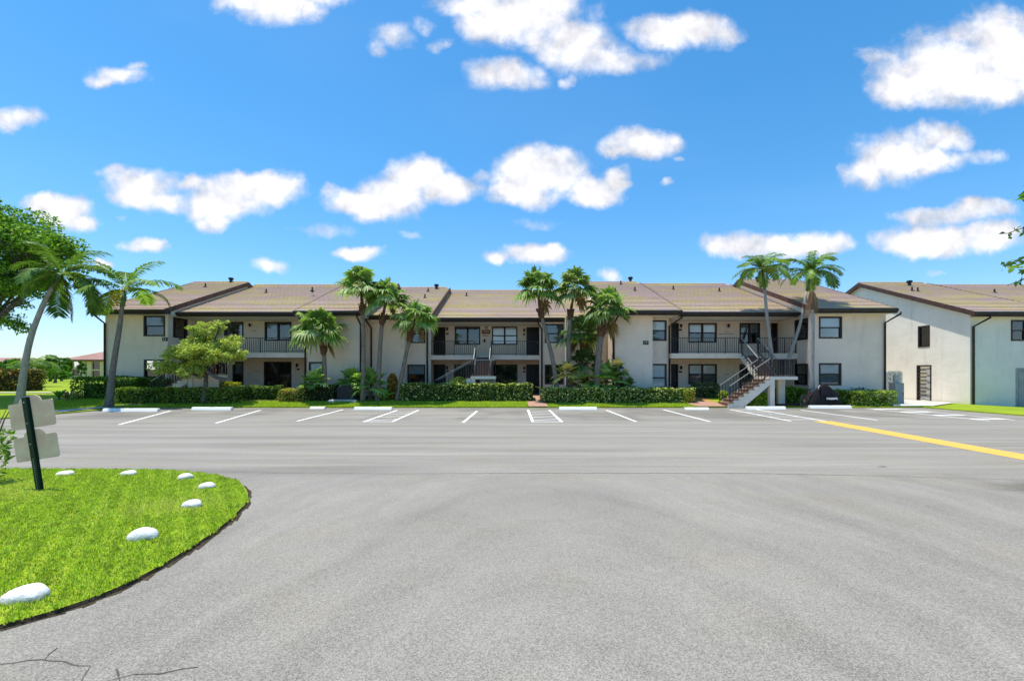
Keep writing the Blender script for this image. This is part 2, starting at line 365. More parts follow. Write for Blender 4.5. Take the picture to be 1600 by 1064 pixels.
# ------------------------------------------------------------------ ground
LX0, LX1, LY = -20.8, 22.4, 24.4
def sstep(x, a, b):
    t = np.clip((x-a)/(b-a), 0, 1); return t*t*(3-2*t)
def gz(X, Y):
    X = np.asarray(X, float); Y = np.asarray(Y, float)
    z = .05+(.34+.12*sstep(-X, 8, 16))*sstep(Y, 24.4, 27.4)*(1-sstep(X, 18, 22.5))
    z = z-.05*np.clip(X-27, 0, 6)*sstep(X, 22, 27)
    return z+.12*sstep(-X, 24, 40)*sstep(Y, 26, 60)
def GZ(X, Y): return float(gz(X, Y))
o = MB().box(-3000, 3000, -500, 4000, -3.0, -1.2).build('ground', M['lawn']); tag(o, kind='structure')
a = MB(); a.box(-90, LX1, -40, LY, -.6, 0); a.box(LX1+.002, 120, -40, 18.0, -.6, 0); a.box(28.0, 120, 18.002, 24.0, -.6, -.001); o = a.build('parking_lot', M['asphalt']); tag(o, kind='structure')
xs = np.unique(np.concatenate([np.linspace(-400, -60, 18), np.arange(-60, LX0, 1.0), [LX0], np.arange(-20, 22, 1.0), [LX1], np.arange(23, 40, 1.0), np.linspace(42, 120, 8), [180, 400]]))
ys = np.unique(np.concatenate([np.arange(-40, 17, 4.0), [17.2], np.arange(18.0, 24, 1.0), [LY], np.arange(24.9, 30, .5), np.arange(30, 60, 3.0), np.linspace(62, 400, 16)]))
m = MB()
for i in range(len(xs)-1):
    for j in range(len(ys)-1):
        cx, cy = (xs[i]+xs[i+1])/2, (ys[j]+ys[j+1])/2
        if LX0 < cx < LX1 and cy < LY: continue
        if cx < LX0 and cx > -90 and cy < 17.2: continue
        if LX1 < cx < 120 and cy < 18: continue
        if 28 < cx < 120 and cy < 24: continue
        q = [(xs[i], ys[j]), (xs[i+1], ys[j]), (xs[i+1], ys[j+1]), (xs[i], ys[j+1])]
        m.face([(x, y, GZ(x, y)) for x, y in q])
        # dirt edge down to the pavement
        if abs(ys[j]-LY) < 1e-6 and LX0 <= cx <= LX1: m.face([(xs[i], LY, -.1), (xs[i+1], LY, -.1), (xs[i+1], LY, GZ(xs[i+1], LY)), (xs[i], LY, GZ(xs[i], LY))])
        if abs(xs[i+1]-LX0) < 1e-6 and cy < LY: m.face([(LX0, ys[j], -.1), (LX0, ys[j+1], -.1), (LX0, ys[j+1], GZ(LX0, ys[j+1])), (LX0, ys[j], GZ(LX0, ys[j]))])
        if abs(xs[i]-LX1) < 1e-6 and cy < LY: m.face([(LX1, ys[j], -.1), (LX1, ys[j+1], -.1), (LX1, ys[j+1], GZ(LX1, ys[j+1])), (LX1, ys[j], GZ(LX1, ys[j]))])
o = m.build('lawn', M['lawn']); tag(o, kind='structure')

def sheet(name, pts, mat, dz=.012, kind='structure', flat=None, th=None):
    """ground sheet: list of (x,y); laid just above the ground, subdivided to follow it"""
    bm = bmesh.new(); vs = [bm.verts.new((x, y, 0)) for x, y in pts]; bm.faces.new(vs)
    if flat is None:
        bmesh.ops.triangulate(bm, faces=bm.faces)
        bmesh.ops.subdivide_edges(bm, edges=bm.edges, cuts=5, use_grid_fill=True)
        bmesh.ops.triangulate(bm, faces=bm.faces)
    for v in bm.verts: v.co.z = (GZ(v.co.x, v.co.y)+dz) if flat is None else flat
    if th:
        r = bmesh.ops.extrude_face_region(bm, geom=list(bm.faces))
        for v in [g for g in r['geom'] if isinstance(g, bmesh.types.BMVert)]: v.co.z += th
    bmesh.ops.recalc_face_normals(bm, faces=bm.faces)
    if not th:
        for f in bm.faces:
            if f.normal.z < 0: f.normal_flip()
    me = bpy.data.meshes.new(name); bm.to_mesh(me); bm.free(); me.materials.append(mat)
    ob = bpy.data.objects.new(name, me); COL.objects.link(ob); ob['kind'] = kind; return ob
# mulch beds under the hedges, brick walk, side walk, concrete pad
sheet('planting_bed', [(-19.6, 26.0), (-11.0, 25.9), (-10.4, 26.5), (-8.8, 26.6), (-6.8, 26.6), (-6.8, 26.15), (.85, 26.15), (.85, 33), (-19.6, 33)], M['soil'])
sheet('planting_bed', [(1.95, 25.75), (9.9, 25.75), (9.9, 30), (1.95, 31)], M['soil'])
sheet('planting_bed', [(14.4, 24.75), (21.3, 24.75), (21.6, 27), (14.4, 29.5)], M['soil'])
sheet('planting_bed', [(10.3, 24.9), (11.6, 24.7), (11.9, 29), (9.95, 29)], M['chips'], .02)
sheet('path', [(.9, 24.4), (1.95, 24.4), (2.02, 33), (.9, 33)], M['paver'], .03)
sheet('path', [(10.2, 24.41), (11.9, 24.41), (11.9, 25.6), (9.9, 26.4), (9.85, 25.8)], M['paver'], .035)
sheet('sidewalk', [(-21.9, 20.8), (-20.95, 20.8), (-21.5, 23.6), (-20.5, 25.6), (-18.4, 26.0), (-18.4, 26.6), (-20.8, 26.4), (-22.3, 24.1)], M['concrete'], .03)
sheet('sidewalk', [(-40, 31.0), (-23.6, 31.0), (-23.6, 32.0), (-40, 32.0)], M['concrete'], .03)
sheet('sidewalk', [(20.9, 24.5), (23.0, 24.5), (26.9, 27.2), (26.9, 36), (22.2, 36), (22.2, 27.2)], M['concrete'], .05)

# painted markings (4 mm above the asphalt, measured from the photograph's ground points)
def g(px, py): Y = GY(py); return (PX(px, Y), Y)
def stripe(m, p, q, w, z):
    p = Vector((*p, 0)); q = Vector((*q, 0)); d = (q-p).normalized(); s = Vector((-d.y, d.x, 0))*w/2
    pts = [p-s, q-s, q+s, p+s]; m.face([(v.x, v.y, z) for v in pts])
def paint(name, lines, mat=None, w=.11):
    m = MB()
    for k, L in enumerate(lines): stripe(m, L[0], L[1], L[2] if len(L) > 2 else w, .004+.0006*k)
    o = m.build(name, mat or M['white']); tag(o, kind='structure'); return o
for p, q in (((-14.3, 16.3), (-17.0, 22.3)), ((-11.1, 16.8), (-12.8, 22.8)), ((-8.4, 17.5), (-8.7, 23.1)), ((-1.86, 17.0), (-1.74, 22.3)), ((4.8, 17.3), (4.8, 22.8)), ((7.66, 17.3), (7.8, 23.1)), ((14.6, 17.9), (14.75, 22.9))):
    paint('parking_line', [(p, q)])
paint('hatched_aisle', [((-5.72, 17.25), (-5.82, 22.75)), ((-4.62, 17.25), (-4.75, 22.75)), ((-5.72, 17.3), (-4.62, 17.3))] + [((-5.75, 17.6+k*1.25), (-4.68, 18.3+k*1.25), .09) for k in range(4)])
paint('hatched_aisle', [((.80, 17.2), (.82, 22.9)), ((1.92, 17.2), (1.9, 22.9)), ((.80, 17.25), (1.92, 17.25))] + [((.82, 17.7+k*1.25), (1.9, 18.3+k*1.25), .09) for k in range(4)])
paint('hatched_aisle', [((10.9, 17.5), (11.3, 23.2)), ((12.25, 17.5), (12.65, 23.2))] + [((10.95+.05*k, 18.1+k*1.15), (12.35+.05*k, 18.1+k*1.15), .09) for k in range(5)])
paint('hatched_aisle', [((18.75, 17.6), (18.85, 23.8)), ((20.1, 17.9), (20.35, 23.8))] + [((18.78, y), (20.2, y), .3) for y in (23.4, 21.7, 19.95, 18.3)])
m = MB()
for k in range(26):   # faded round of an old wheelchair stencil
    a0, a1 = k/26*6.283, (k+1)/26*6.283
    if k % 7 == 3: continue
    m.face([(11.3+r*math.cos(t), 20.9+r*1.25*math.sin(t), .0032) for r, t in ((.62, a0), (.72, a0), (.72, a1), (.62, a1))])
tag(m.build('pavement_stencil', M['patch']), kind='structure')
paint('yellow_line', [((12.1, 17.5), (11.25, 8.6))], M['yellow'], .72)
# pale worn ridges and cracks in the asphalt
def ribbon(name, pts, w, mat, z=.003, jag=0.0):
    m = MB(); P2 = []
    for (p, q) in zip(pts[:-1], pts[1:]):
        n = max(2, int(math.dist(p, q)/.07))
        for k in range(n): t = k/n; P2.append((p[0]+(q[0]-p[0])*t+random.gauss(0, jag), p[1]+(q[1]-p[1])*t+random.gauss(0, jag)))
    P2.append(pts[-1]); n = len(P2)
    for k in range(n-1):
        (x0, y0), (x1, y1) = P2[k], P2[k+1]; d = math.hypot(x1-x0, y1-y0) or 1; nx, ny = -(y1-y0)/d, (x1-x0)/d
        w0 = w*(.35+.65*math.sin(math.pi*(k+.2)/n))*random.uniform(.6, 1.2); w1 = w0
        m.face([(x0-nx*w0, y0-ny*w0, z), (x1-nx*w1, y1-ny*w1, z), (x1+nx*w1, y1+ny*w1, z), (x0+nx*w0, y0+ny*w0, z)])
    tag(m.build(name, mat), kind='structure')
ribbon('road_joint', [g(410, 739), g(640, 740), g(860, 739), g(1150, 739), g(1400, 744), g(1600, 750)], .010, M['crack'], .003, .006)
ribbon('road_crack', [g(-60, 1038), g(0, 1036), g(65, 1030), g(112, 1038), g(140, 1040)], .0045, M['crack'], .003, .010)
ribbon('road_crack', [g(140, 1040), g(128, 1058), g(118, 1085)], .004, M['crack'], .0034, .008)
ribbon('road_crack', [g(150, 1066), g(230, 1054), g(310, 1042)], .004, M['crack'], .003, .010)
ribbon('road_crack', [g(70, 1030), g(90, 1012)], .004, M['crack'], .0037, .008)
ribbon('road_crack', [g(185, 1064), g(182, 1045)], .005, M['crack'], .0037, .008)
ribbon('road_wear', [g(703, 689), g(765, 690)], .03, M['patch'], .0028, .003)
ribbon('road_debris', [g(1372, 729), g(1384, 729)], .045, M['crack'], .004, .01)

# ------------------------------------------------------------------ the long apartment building
B = empty('apartment_building', (0, 29, 0))
B.location = (0, 0, 0)
tag(B, 'long two storey beige stucco apartment building with tan tiled roofs, balconies and outside stairs', 'building')
ZE, HALF, RISE = 5.56, 8.7, 3.38
K = RISE/HALF
F1, F2 = .42, 3.10
ROOM = MB(); WALL = MB()
def wall(W, p0, p1, z0, z1, ops=(), depth=.14):
    """vertical wall from p0 to p1 (outside on the right), ops = (s0,s1,z0,z1) holes with reveals"""
    p0 = Vector((*p0, 0)); p1 = Vector((*p1, 0)); L = (p1-p0).length; d = (p1-p0)/L; n = Vector((d.y, -d.x, 0))
    def at(s, z, dp=0): v = p0+d*s-n*dp; return (v.x, v.y, z)
    S = sorted({0, L, *[o[0] for o in ops], *[o[1] for o in ops]}); Z = sorted({z0, z1, *[o[2] for o in ops], *[o[3] for o in ops]})
    for i in range(len(S)-1):
        for j in range(len(Z)-1):
            c, e = (S[i]+S[i+1])/2, (Z[j]+Z[j+1])/2
            if any(o[0] < c < o[1] and o[2] < e < o[3] for o in ops): continue
            W.face([at(S[i], Z[j]), at(S[i+1], Z[j]), at(S[i+1], Z[j+1]), at(S[i], Z[j+1])])
    for (s0, s1, a, b) in ops:
        for q in (((s0, a), (s0, b)), ((s0, b), (s1, b)), ((s1, b), (s1, a)), ((s1, a), (s0, a))):
            W.face([at(*q[0]), at(*q[1]), at(*q[1], depth), at(*q[0], depth)])
        for q in (((s0, a), (s0, b)), ((s0, b), (s1, b)), ((s1, b), (s1, a)), ((s1, a), (s0, a))):
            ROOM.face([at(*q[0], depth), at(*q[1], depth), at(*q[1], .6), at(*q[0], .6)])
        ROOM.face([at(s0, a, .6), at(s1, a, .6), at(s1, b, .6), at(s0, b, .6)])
    return at
def window(at, op, parent, kind='sash', blind=None):
    """bronze window in an opening: frame bars are the part; panes and blinds its sub-parts.
       kind: sash (one over one), twin (two sashes side by side), fixed2 (two tall lights), plain; blind: list of (col,row,material)"""
    s0, s1, a, b = op; m = MB(); fw = .065; D0, D1 = .02, .11
    def rect(u0, u1, v0, v1, d0=D0, d1=D1):
        c = [at(u, v, dd) for dd in (d0, d1) for (u, v) in ((u0, v0), (u1, v0), (u1, v1), (u0, v1))]
        i = len(m.v); m.v += c
        for f in ((0,1,2,3),(7,6,5,4),(0,4,5,1),(1,5,6,2),(2,6,7,3),(3,7,4,0)): m.f.append(tuple(i+k for k in f)); m.mi.append(0)
    # an outer bronze casing standing slightly proud of the wall
    for r in ((s0-.02, s0+fw, a-.02, b+.02), (s1-fw, s1+.02, a-.02, b+.02), (s0+fw, s1-fw, a-.02, a+fw), (s0+fw, s1-fw, b-fw, b+.02)): rect(*r, -.025, D1)
    mid = (s0+s1)/2; zm = a+(b-a)*.5
    if kind in ('twin', 'fixed2'): rect(mid-.06, mid+.06, a+fw, b-fw, 0, D1)
    cols = [(s0+fw, mid-.06), (mid+.06, s1-fw)] if kind in ('twin', 'fixed2') else [(s0+fw, s1-fw)]
    if kind in ('sash', 'twin'):
        for c in cols: rect(c[0], c[1], zm-.035, zm+.035, .01, D1-.01)
        rows = [(a+fw, zm-.035), (zm+.035, b-fw)]
    else: rows = [(a+fw, b-fw)]
    w = m.build('window', M['brown'], parent)
    for ci, c in enumerate(cols):
        for ri, r in enumerate(rows):
            dd = .07 if ri == 0 else .055
            MB().face([at(c[0], r[0], dd), at(c[1], r[0], dd), at(c[1], r[1], dd), at(c[0], r[1], dd)]).build('pane', M['glass'], w)
            for bl in (blind or ()):
                if bl[0] in (ci, None) and bl[1] in (ri, None):
                    q = MB(); n = max(3, int((r[1]-r[0])/.05)); h = (r[1]-r[0])/n
                    for k in range(n):
                        q.face([at(c[0], r[0]+k*h, .072), at(c[1], r[0]+k*h, .072), at(c[1], r[0]+(k+.92)*h, .09), at(c[0], r[0]+(k+.92)*h, .09)])
                    q.face([at(c[0], r[0], .094), at(c[1], r[0], .094), at(c[1], r[1], .094), at(c[0], r[1], .094)])
                    q.build('blind', M[bl[2]], w)
    return w
def door(at, op, parent, glazed=False):
    s0, s1, a, b = op; m = MB()
    def rect(m, u0, u1, v0, v1, d0, d1):
        c = [at(u, v, dd) for dd in (d0, d1) for (u, v) in ((u0, v0), (u1, v0), (u1, v1), (u0, v1))]
        i = len(m.v); m.v += c
        for f in ((0,1,2,3),(7,6,5,4),(0,4,5,1),(1,5,6,2),(2,6,7,3),(3,7,4,0)): m.f.append(tuple(i+k for k in f)); m.mi.append(0)
    rect(m, s0+.05, s1-.05, a, b-.05, .08, .13)
    for k in range(3):
        for c in range(2):
            u0 = s0+.14+c*(s1-s0-.2)/2; rect(m, u0, u0+(s1-s0-.2)/2-.1, a+.15+k*.65, a+.68+k*.65, .065, .082)
    d = m.build('door', M['door'], parent); f = MB()
    rect(f, s0-.02, s0+.05, a, b+.02, -.02, .13); rect(f, s1-.05, s1+.02, a, b+.02, -.02, .13); rect(f, s0+.05, s1-.05, b-.05, b+.02, -.02, .13)
    f.build('door_frame', M['brown'], d)
    h = MB(); c = Vector(at(s1-.14, a+1.0, .03)); h.tube([c, Vector(at(s1-.14, a+1.0, .075))], [.03, .018], 8)
    h.build('door_knob', M['railtop'], d)
    return d
# contour, left to right.  openings given as photo columns at the wall's own distance
ZT = 5.58; ZB = -.4
def seg(x0, x1, Y, specs, dz=0.0):
    ops = []
    for sp_ in specs:
        a, b = PX(sp_[0], Y)-x0, PX(sp_[1], Y)-x0
        ops.append((max(a, .04), min(b, x1-x0-.04), sp_[2]+dz, sp_[3]+dz))
    at = wall(WALL, (x0, Y), (x1, Y), ZB, ZT, ops)
    for sp_, op in zip(specs, ops):
        if sp_[4] == 'door': door(at, op, B)
        else: window(at, op, B, sp_[4], sp_[5] if len(sp_) > 5 else None)
    return at
def side(X, Y0, Y1, specs=()):
    ops = [(abs(s[0]-Y0), abs(s[1]-Y0), s[2], s[3]) for s in specs]; ops = [(min(o[0], o[1]), max(o[0], o[1]), o[2], o[3]) for o in ops]
    at = wall(WALL, (X, Y0), (X, Y1), ZB, ZT, ops)
    for sp_, op in zip(specs, ops): window(at, op, B, sp_[4], sp_[5] if len(sp_) > 5 else None)
UP = (3.92, 5.16); LO = (1.17, 2.45)
BL = [(None, 1, 'blind'), (None, 0, 'screen')]; BD = [(None, 1, 'curtain')]; BA = [(None, None, 'blind')]
YW1, YN1, YR1 = 26.1, 27.9, 29.5
XW0, XW1 = -25.1, -21.25; YWL, YRL = 27.65, 30.6
side(XW0, 43, YWL)
seg(XW0, XW1, YWL, [(225, 257.5, *UP, 'sash', [(None, 1, 'curtain')]), (225.5, 257.5, *LO, 'sash', [(None, 1, 'curtain')])], .26)
side(XW1, YWL, YRL, [(28.1, 29.3, 4.15, 5.38, 'sash')])
seg(XW1, -13.02, YRL, [(351, 380, 3.92, 5.17, 'plain'), (414, 455, 3.92, 5.17, 'fixed2', [(0, 0, 'curtain')]), (364, 380, .85, 2.45, 'sash', BD), (413, 455, .6, 2.45, 'fixed2')], .2)
side(-13.02, YRL, 28.4)
seg(-13.02, -11.65, 28.4, [(483, 505, *UP, 'sash', BL), (483, 505, *LO, 'sash', BL)], .13)
side(-11.65, 28.4, 27.7)
seg(-11.65, -9.42, 27.7, [])
side(-9.42, 27.7, 29.2)
seg(-9.42, -7.02, 29.2, [])
side(-7.02, 29.2, 30.0)
seg(-7.02, -5.65, 30.0, [(636, 664, *UP, 'sash', [(None, 1, 'curtain')]), (636, 664, *LO, 'sash', BD)])
side(-5.65, 30.0, 32.2)
seg(-5.65, 2.0, 32.2, [(677, 695.5, F2, 5.18, 'door'), (711, 750, 3.95, 5.22, 'fixed2'), (769, 808, 3.95, 5.22, 'twin', BA), (823, 842.5, F2, 5.18, 'door'),
    (677, 695.5, F1, 2.5, 'door'), (710, 749, 1.0, 2.5, 'fixed2'), (768.5, 808, .85, 2.5, 'plain'), (822.5, 842, F1, 2.5, 'door')])
side(2.0, 32.2, 30.0)
seg(2.0, 3.5, 30.0, [(851.5, 880, *UP, 'sash', [(None, None, 'curtain'), (None, 1, 'curtain')]), (851.5, 880, *LO, 'plain')])
side(3.5, 30.0, 29.2)
seg(3.5, 6.23, 29.2, [])
side(6.23, 29.2, 27.1)
seg(6.23, 8.5, 27.1, [])
side(8.5, 27.1, YN1)
seg(8.5, 9.76, YN1, [(1016, 1041, *UP, 'sash', BL), (1016, 1041, .75, 2.45, 'sash', BA)])
side(9.76, YN1, YR1)
seg(9.76, 17.5, YR1, [(1049, 1060, F2, 5.17, 'door'), (1076, 1119.5, 3.92, 5.17, 'twin', BL), (1156, 1187, 3.86, 5.17, 'twin', [(None, 1, 'curtain')]), (1205, 1230, F2, 5.17, 'door'),
    (1049, 1059, F1, 2.47, 'door'), (1076, 1119.5, 1.18, 2.47, 'twin', BL), (1156, 1175, .6, 2.47, 'plain')])
side(17.5, YR1, YW1, [(26.5, 27.7, 3.9, 5.13, 'sash'), (26.5, 27.7, 1.2, 2.44, 'sash', BD)])
seg(17.5, 21.78, YW1, [(1280, 1315, *UP, 'sash', [(None, 1, 'blind')]), (1280, 1314, 1.2, 2.45, 'sash', BL)])
side(21.78, YW1, 43)
WALL.face([(XW0, 43, ZB), (21.78, 43, ZB), (21.78, 43, ZT), (XW0, 43, ZT)])
# gable ends above the neighbouring roofs
SEC = [(-25.3, -20.98, 26.95), (-21.15, -12.95, 28.2), (-13.15, -9.06, 27.0), (-9.2, -5.17, 28.5), (-5.3, 6.1, 29.8), (5.9, 9.95, 26.3), (9.8, 17.35, 27.0), (17.2, 21.8, 25.4)]
ZES = [5.70, 5.72, 5.62]+[ZE]*5
for k, (x0, x1, ye) in enumerate(SEC):
    ZE_ = ZES[k]
    yr = ye+HALF; zr = ZE_+RISE
    for X in ([x0+.12, x1-.12]):
        WALL.face([(X, ye+.75, ZE_-.2), (X, ye+.75, ZE_+K*.75-.1), (X, yr, zr-.1), (X, yr+HALF-.75, ZE_+K*.75-.1), (X, yr+HALF-.75, ZE_-.2)])
# balcony slabs and the soffit under every eave
WALL.box(XW1, -13.02, 28.55, YRL, 2.88, 3.18); WALL.box(-5.65, 2.0, 30.25, 32.2, 2.8, 3.1); WALL.box(9.76, 17.5, 27.45, YR1, 2.8, 3.1)
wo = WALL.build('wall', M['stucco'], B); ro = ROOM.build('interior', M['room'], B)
for (x0, x1, ye), yb, ze_ in zip(SEC, (30, 30.7, 28.5, 30.2, 32.3, 28.2, 29.6, 30), ZES):
    MB().box(x0+.04, x1-.04, ye+.12, yb, ze_-.27, ze_-.235).build('soffit', M['trim'], B)
# roofs: stepped tile courses over a deck
def roof(x0, x1, ye, parent, ze=ZE, half=HALF, rise=RISE, mat='tile', th=.16):
    k = rise/half; yr = ye+half; zr = ze+rise; m = MB(); n = int(half/.36)
    prof = []; butt = .05
    for i in range(n+1):
        y = ye+half*i/n; z = ze+rise*i/n
        if i: prof.append((y, z-.0))
        if i < n: prof.append((y-.012, z+butt))
    prof = [(ye, ze)]+prof[:-1]+[(yr, zr+.02)]
    back = [(yr+half, ze), (yr+half, ze-th), (yr, zr-th), (ye, ze-th)]
    # front courses as strips so that the ends keep their stepped edge
    for p, q in zip(prof[:-1], prof[1:]): m.face([(x0, *p), (x1, *p), (x1, *q), (x0, *q)])
    m.face([(x0, yr, zr+.02), (x1, yr, zr+.02), (x1, yr+half, ze), (x0, yr+half, ze)])
    m.face([(x0, ye, ze), (x1, ye, ze), (x1, ye, ze-th), (x0, ye, ze-th)])
    m.face([(x0, ye, ze-th), (x1, ye, ze-th), (x1, yr, zr-th), (x0, yr, zr-th)])
    for X in (x0, x1):
        for p, q in zip(prof[:-1], prof[1:]):
            lo = lambda y: ze-th+k*(y-ye)
            m.face([(X, *p), (X, *q), (X, q[0], lo(q[0])), (X, p[0], lo(p[0]))])
        m.face([(X, yr, zr), (X, yr+half, ze), (X, yr+half, ze-th), (X, yr, zr-th)])
    r = m.build('roof', M[mat], parent)
    c = MB()
    for i in range(int((x1-x0)/.38)):
        xa = x0+i*.38; c.tube([(xa, yr, zr+.045), (xa+.40, yr, zr+.03)], [.10, .085], 8)
    c.build('ridge_cap', M[mat], r)
    g2 = MB(); g2.box(x0-.02, x1+.02, ye-.02, ye+.10, ze-.27, ze-.06)
    g2.prism([(ye-.15, ze-.03), (ye-.15, ze-.12), (ye-.10, ze-.19), (ye-.023, ze-.19), (ye-.023, ze-.03)], 'x', x0-.02, x1+.02)
    g2.build('gutter', M['brown'], r)
    f = MB()
    for X, s in ((x0, -1), (x1, 1)):
        a, b = sorted((X+s*.003, X+s*.045))
        f.prism([(ye-.02, ze-.26), (ye-.02, ze+.03), (yr, zr+.055), (yr+half, ze+.03), (yr+half, ze-.26), (yr, zr-.25)], 'x', a, b)
    f.build('fascia', M['fascia'], r)
    return r
for (x0, x1, ye), ze_ in zip(SEC, ZES): roof(x0, x1, ye, B, ze_)
def vent(px, py, si, big=False, sec=SEC, parent=B, ze=None):
    ze = ze or ZES[si]
    x0, x1, ye = sec[si]; t = (HY-py)/F; Y = (ze-EYE-K*ye)/(t-K); z = ze+K*(Y-ye); X = PX(px, Y)
    m = MB()
    if big: m.tube([(X, Y, z-.1), (X, Y, z+.22)], .11, 10).tube([(X, Y, z+.22), (X, Y, z+.26), (X, Y, z+.38), (X, Y, z+.42)], [.12, .19, .19, .1], 10)
    else: m.tube([(X, Y, z-.1), (X, Y, z+.30)], .055, 8).lathe([(.16, -.02), (.13, .05), (.056, .08)], (X, Y, z), 8)
    m.build('roof_vent', M['black'] if big else M['brown'], parent)
for v in ((321, 449, 0), (361, 442, 0, 1), (416, 458, 1), (488, 455, 2), (664, 466, 3), (669, 456, 3), (682, 452, 3, 1), (729, 463, 4), (961, 455, 5), (970, 445, 5), (985, 441, 5, 1), (992, 455, 5), (1052, 453, 6), (1124, 456, 6), (1184, 441, 7, 1), (820, 462, 4)): vent(*v)
# down pipes
def pipe(pts, parent, r=.055):
    MB().tube(pts, r, 8).build('downpipe', M['brown'], parent, True)
def down(px, Yw, ye, parent=B, zt=ZE-.2, dx=0.0, zb=.3):
    X = PX(px, Yw-.08)
    pipe([(X+dx, ye-.08, zt), (X+dx, ye-.08, zt-.12), (X, Yw-.08, zt-.55), (X, Yw-.08, zb)], parent)
down(163.5, 27.65, 26.95, zt=5.5); down(477, 28.4, 28.2, dx=-.3, zt=5.5); down(563.5, 27.7, 27.0, zt=5.42); down(580, 29.2, 28.5, dx=-.1)
down(667.5, 30.0, 28.7); down(846.5, 30.0, 29.8, dx=-.25); down(958.5, 27.1, 26.3, dx=.1); down(951, 29.2, 28.9); down(1046, 27.9, 27.0, dx=.45); down(1383, 26.1, 25.4, dx=.3)
# recess posts beside the downpipes (pale corner boards)
for X, Y in ((-5.55, 30.2), (1.93, 30.2)): MB().box(X-.08, X+.08, Y-.06, Y+.1, .2, 2.8).box(X-.08, X+.08, Y-.06, Y+.1, 3.1, 5.28).build('corner_post', M['trim'], B)
# railings
def railing(name, runs, parent, h=.96, top='rail', sp_=.135, wide=.022):
    """runs: list of (p,q) foot points; flat or sloped"""
    r = None
    for p, q in runs:
        m = MB(); tp = MB(); p, q = Vector(p), Vector(q); L = math.hypot(q.x-p.x, q.y-p.y); n = max(2, int(L/sp_)); up = Vector((0, 0, 1))
        tp.bar(p+up*h, q+up*h, .045, .035); m.bar(p+up*.10, q+up*.10, .035, .03)
        for k in range(n+1):
            c = p.lerp(q, k/n); end = k in (0, n) or k % 12 == 0
            if end: m.bar(c-up*.02, c+up*(h-.022), .045)
            else: m.bar(c+up*.116, c+up*(h-.022), wide)
        r = m.build(name, M['rail'], parent); tp.build('handrail', M[top], r)
    return r
z2 = F2+.002
railing('railing', [((XW1+.05, 28.65, 3.182), (-19.0, 28.65, 3.182)), ((-17.75, 28.65, 3.182), (-13.07, 28.65, 3.182))], B)
railing('railing', [((-5.6, 30.35, z2), (-2.52, 30.35, z2)), ((-1.38, 30.35, z2), (1.95, 30.35, z2))], B)
railing('railing', [((9.8, 27.55, z2), (13.95, 27.55, z2)), ((15.14, 27.55, z2), (17.45, 27.55, z2))], B)
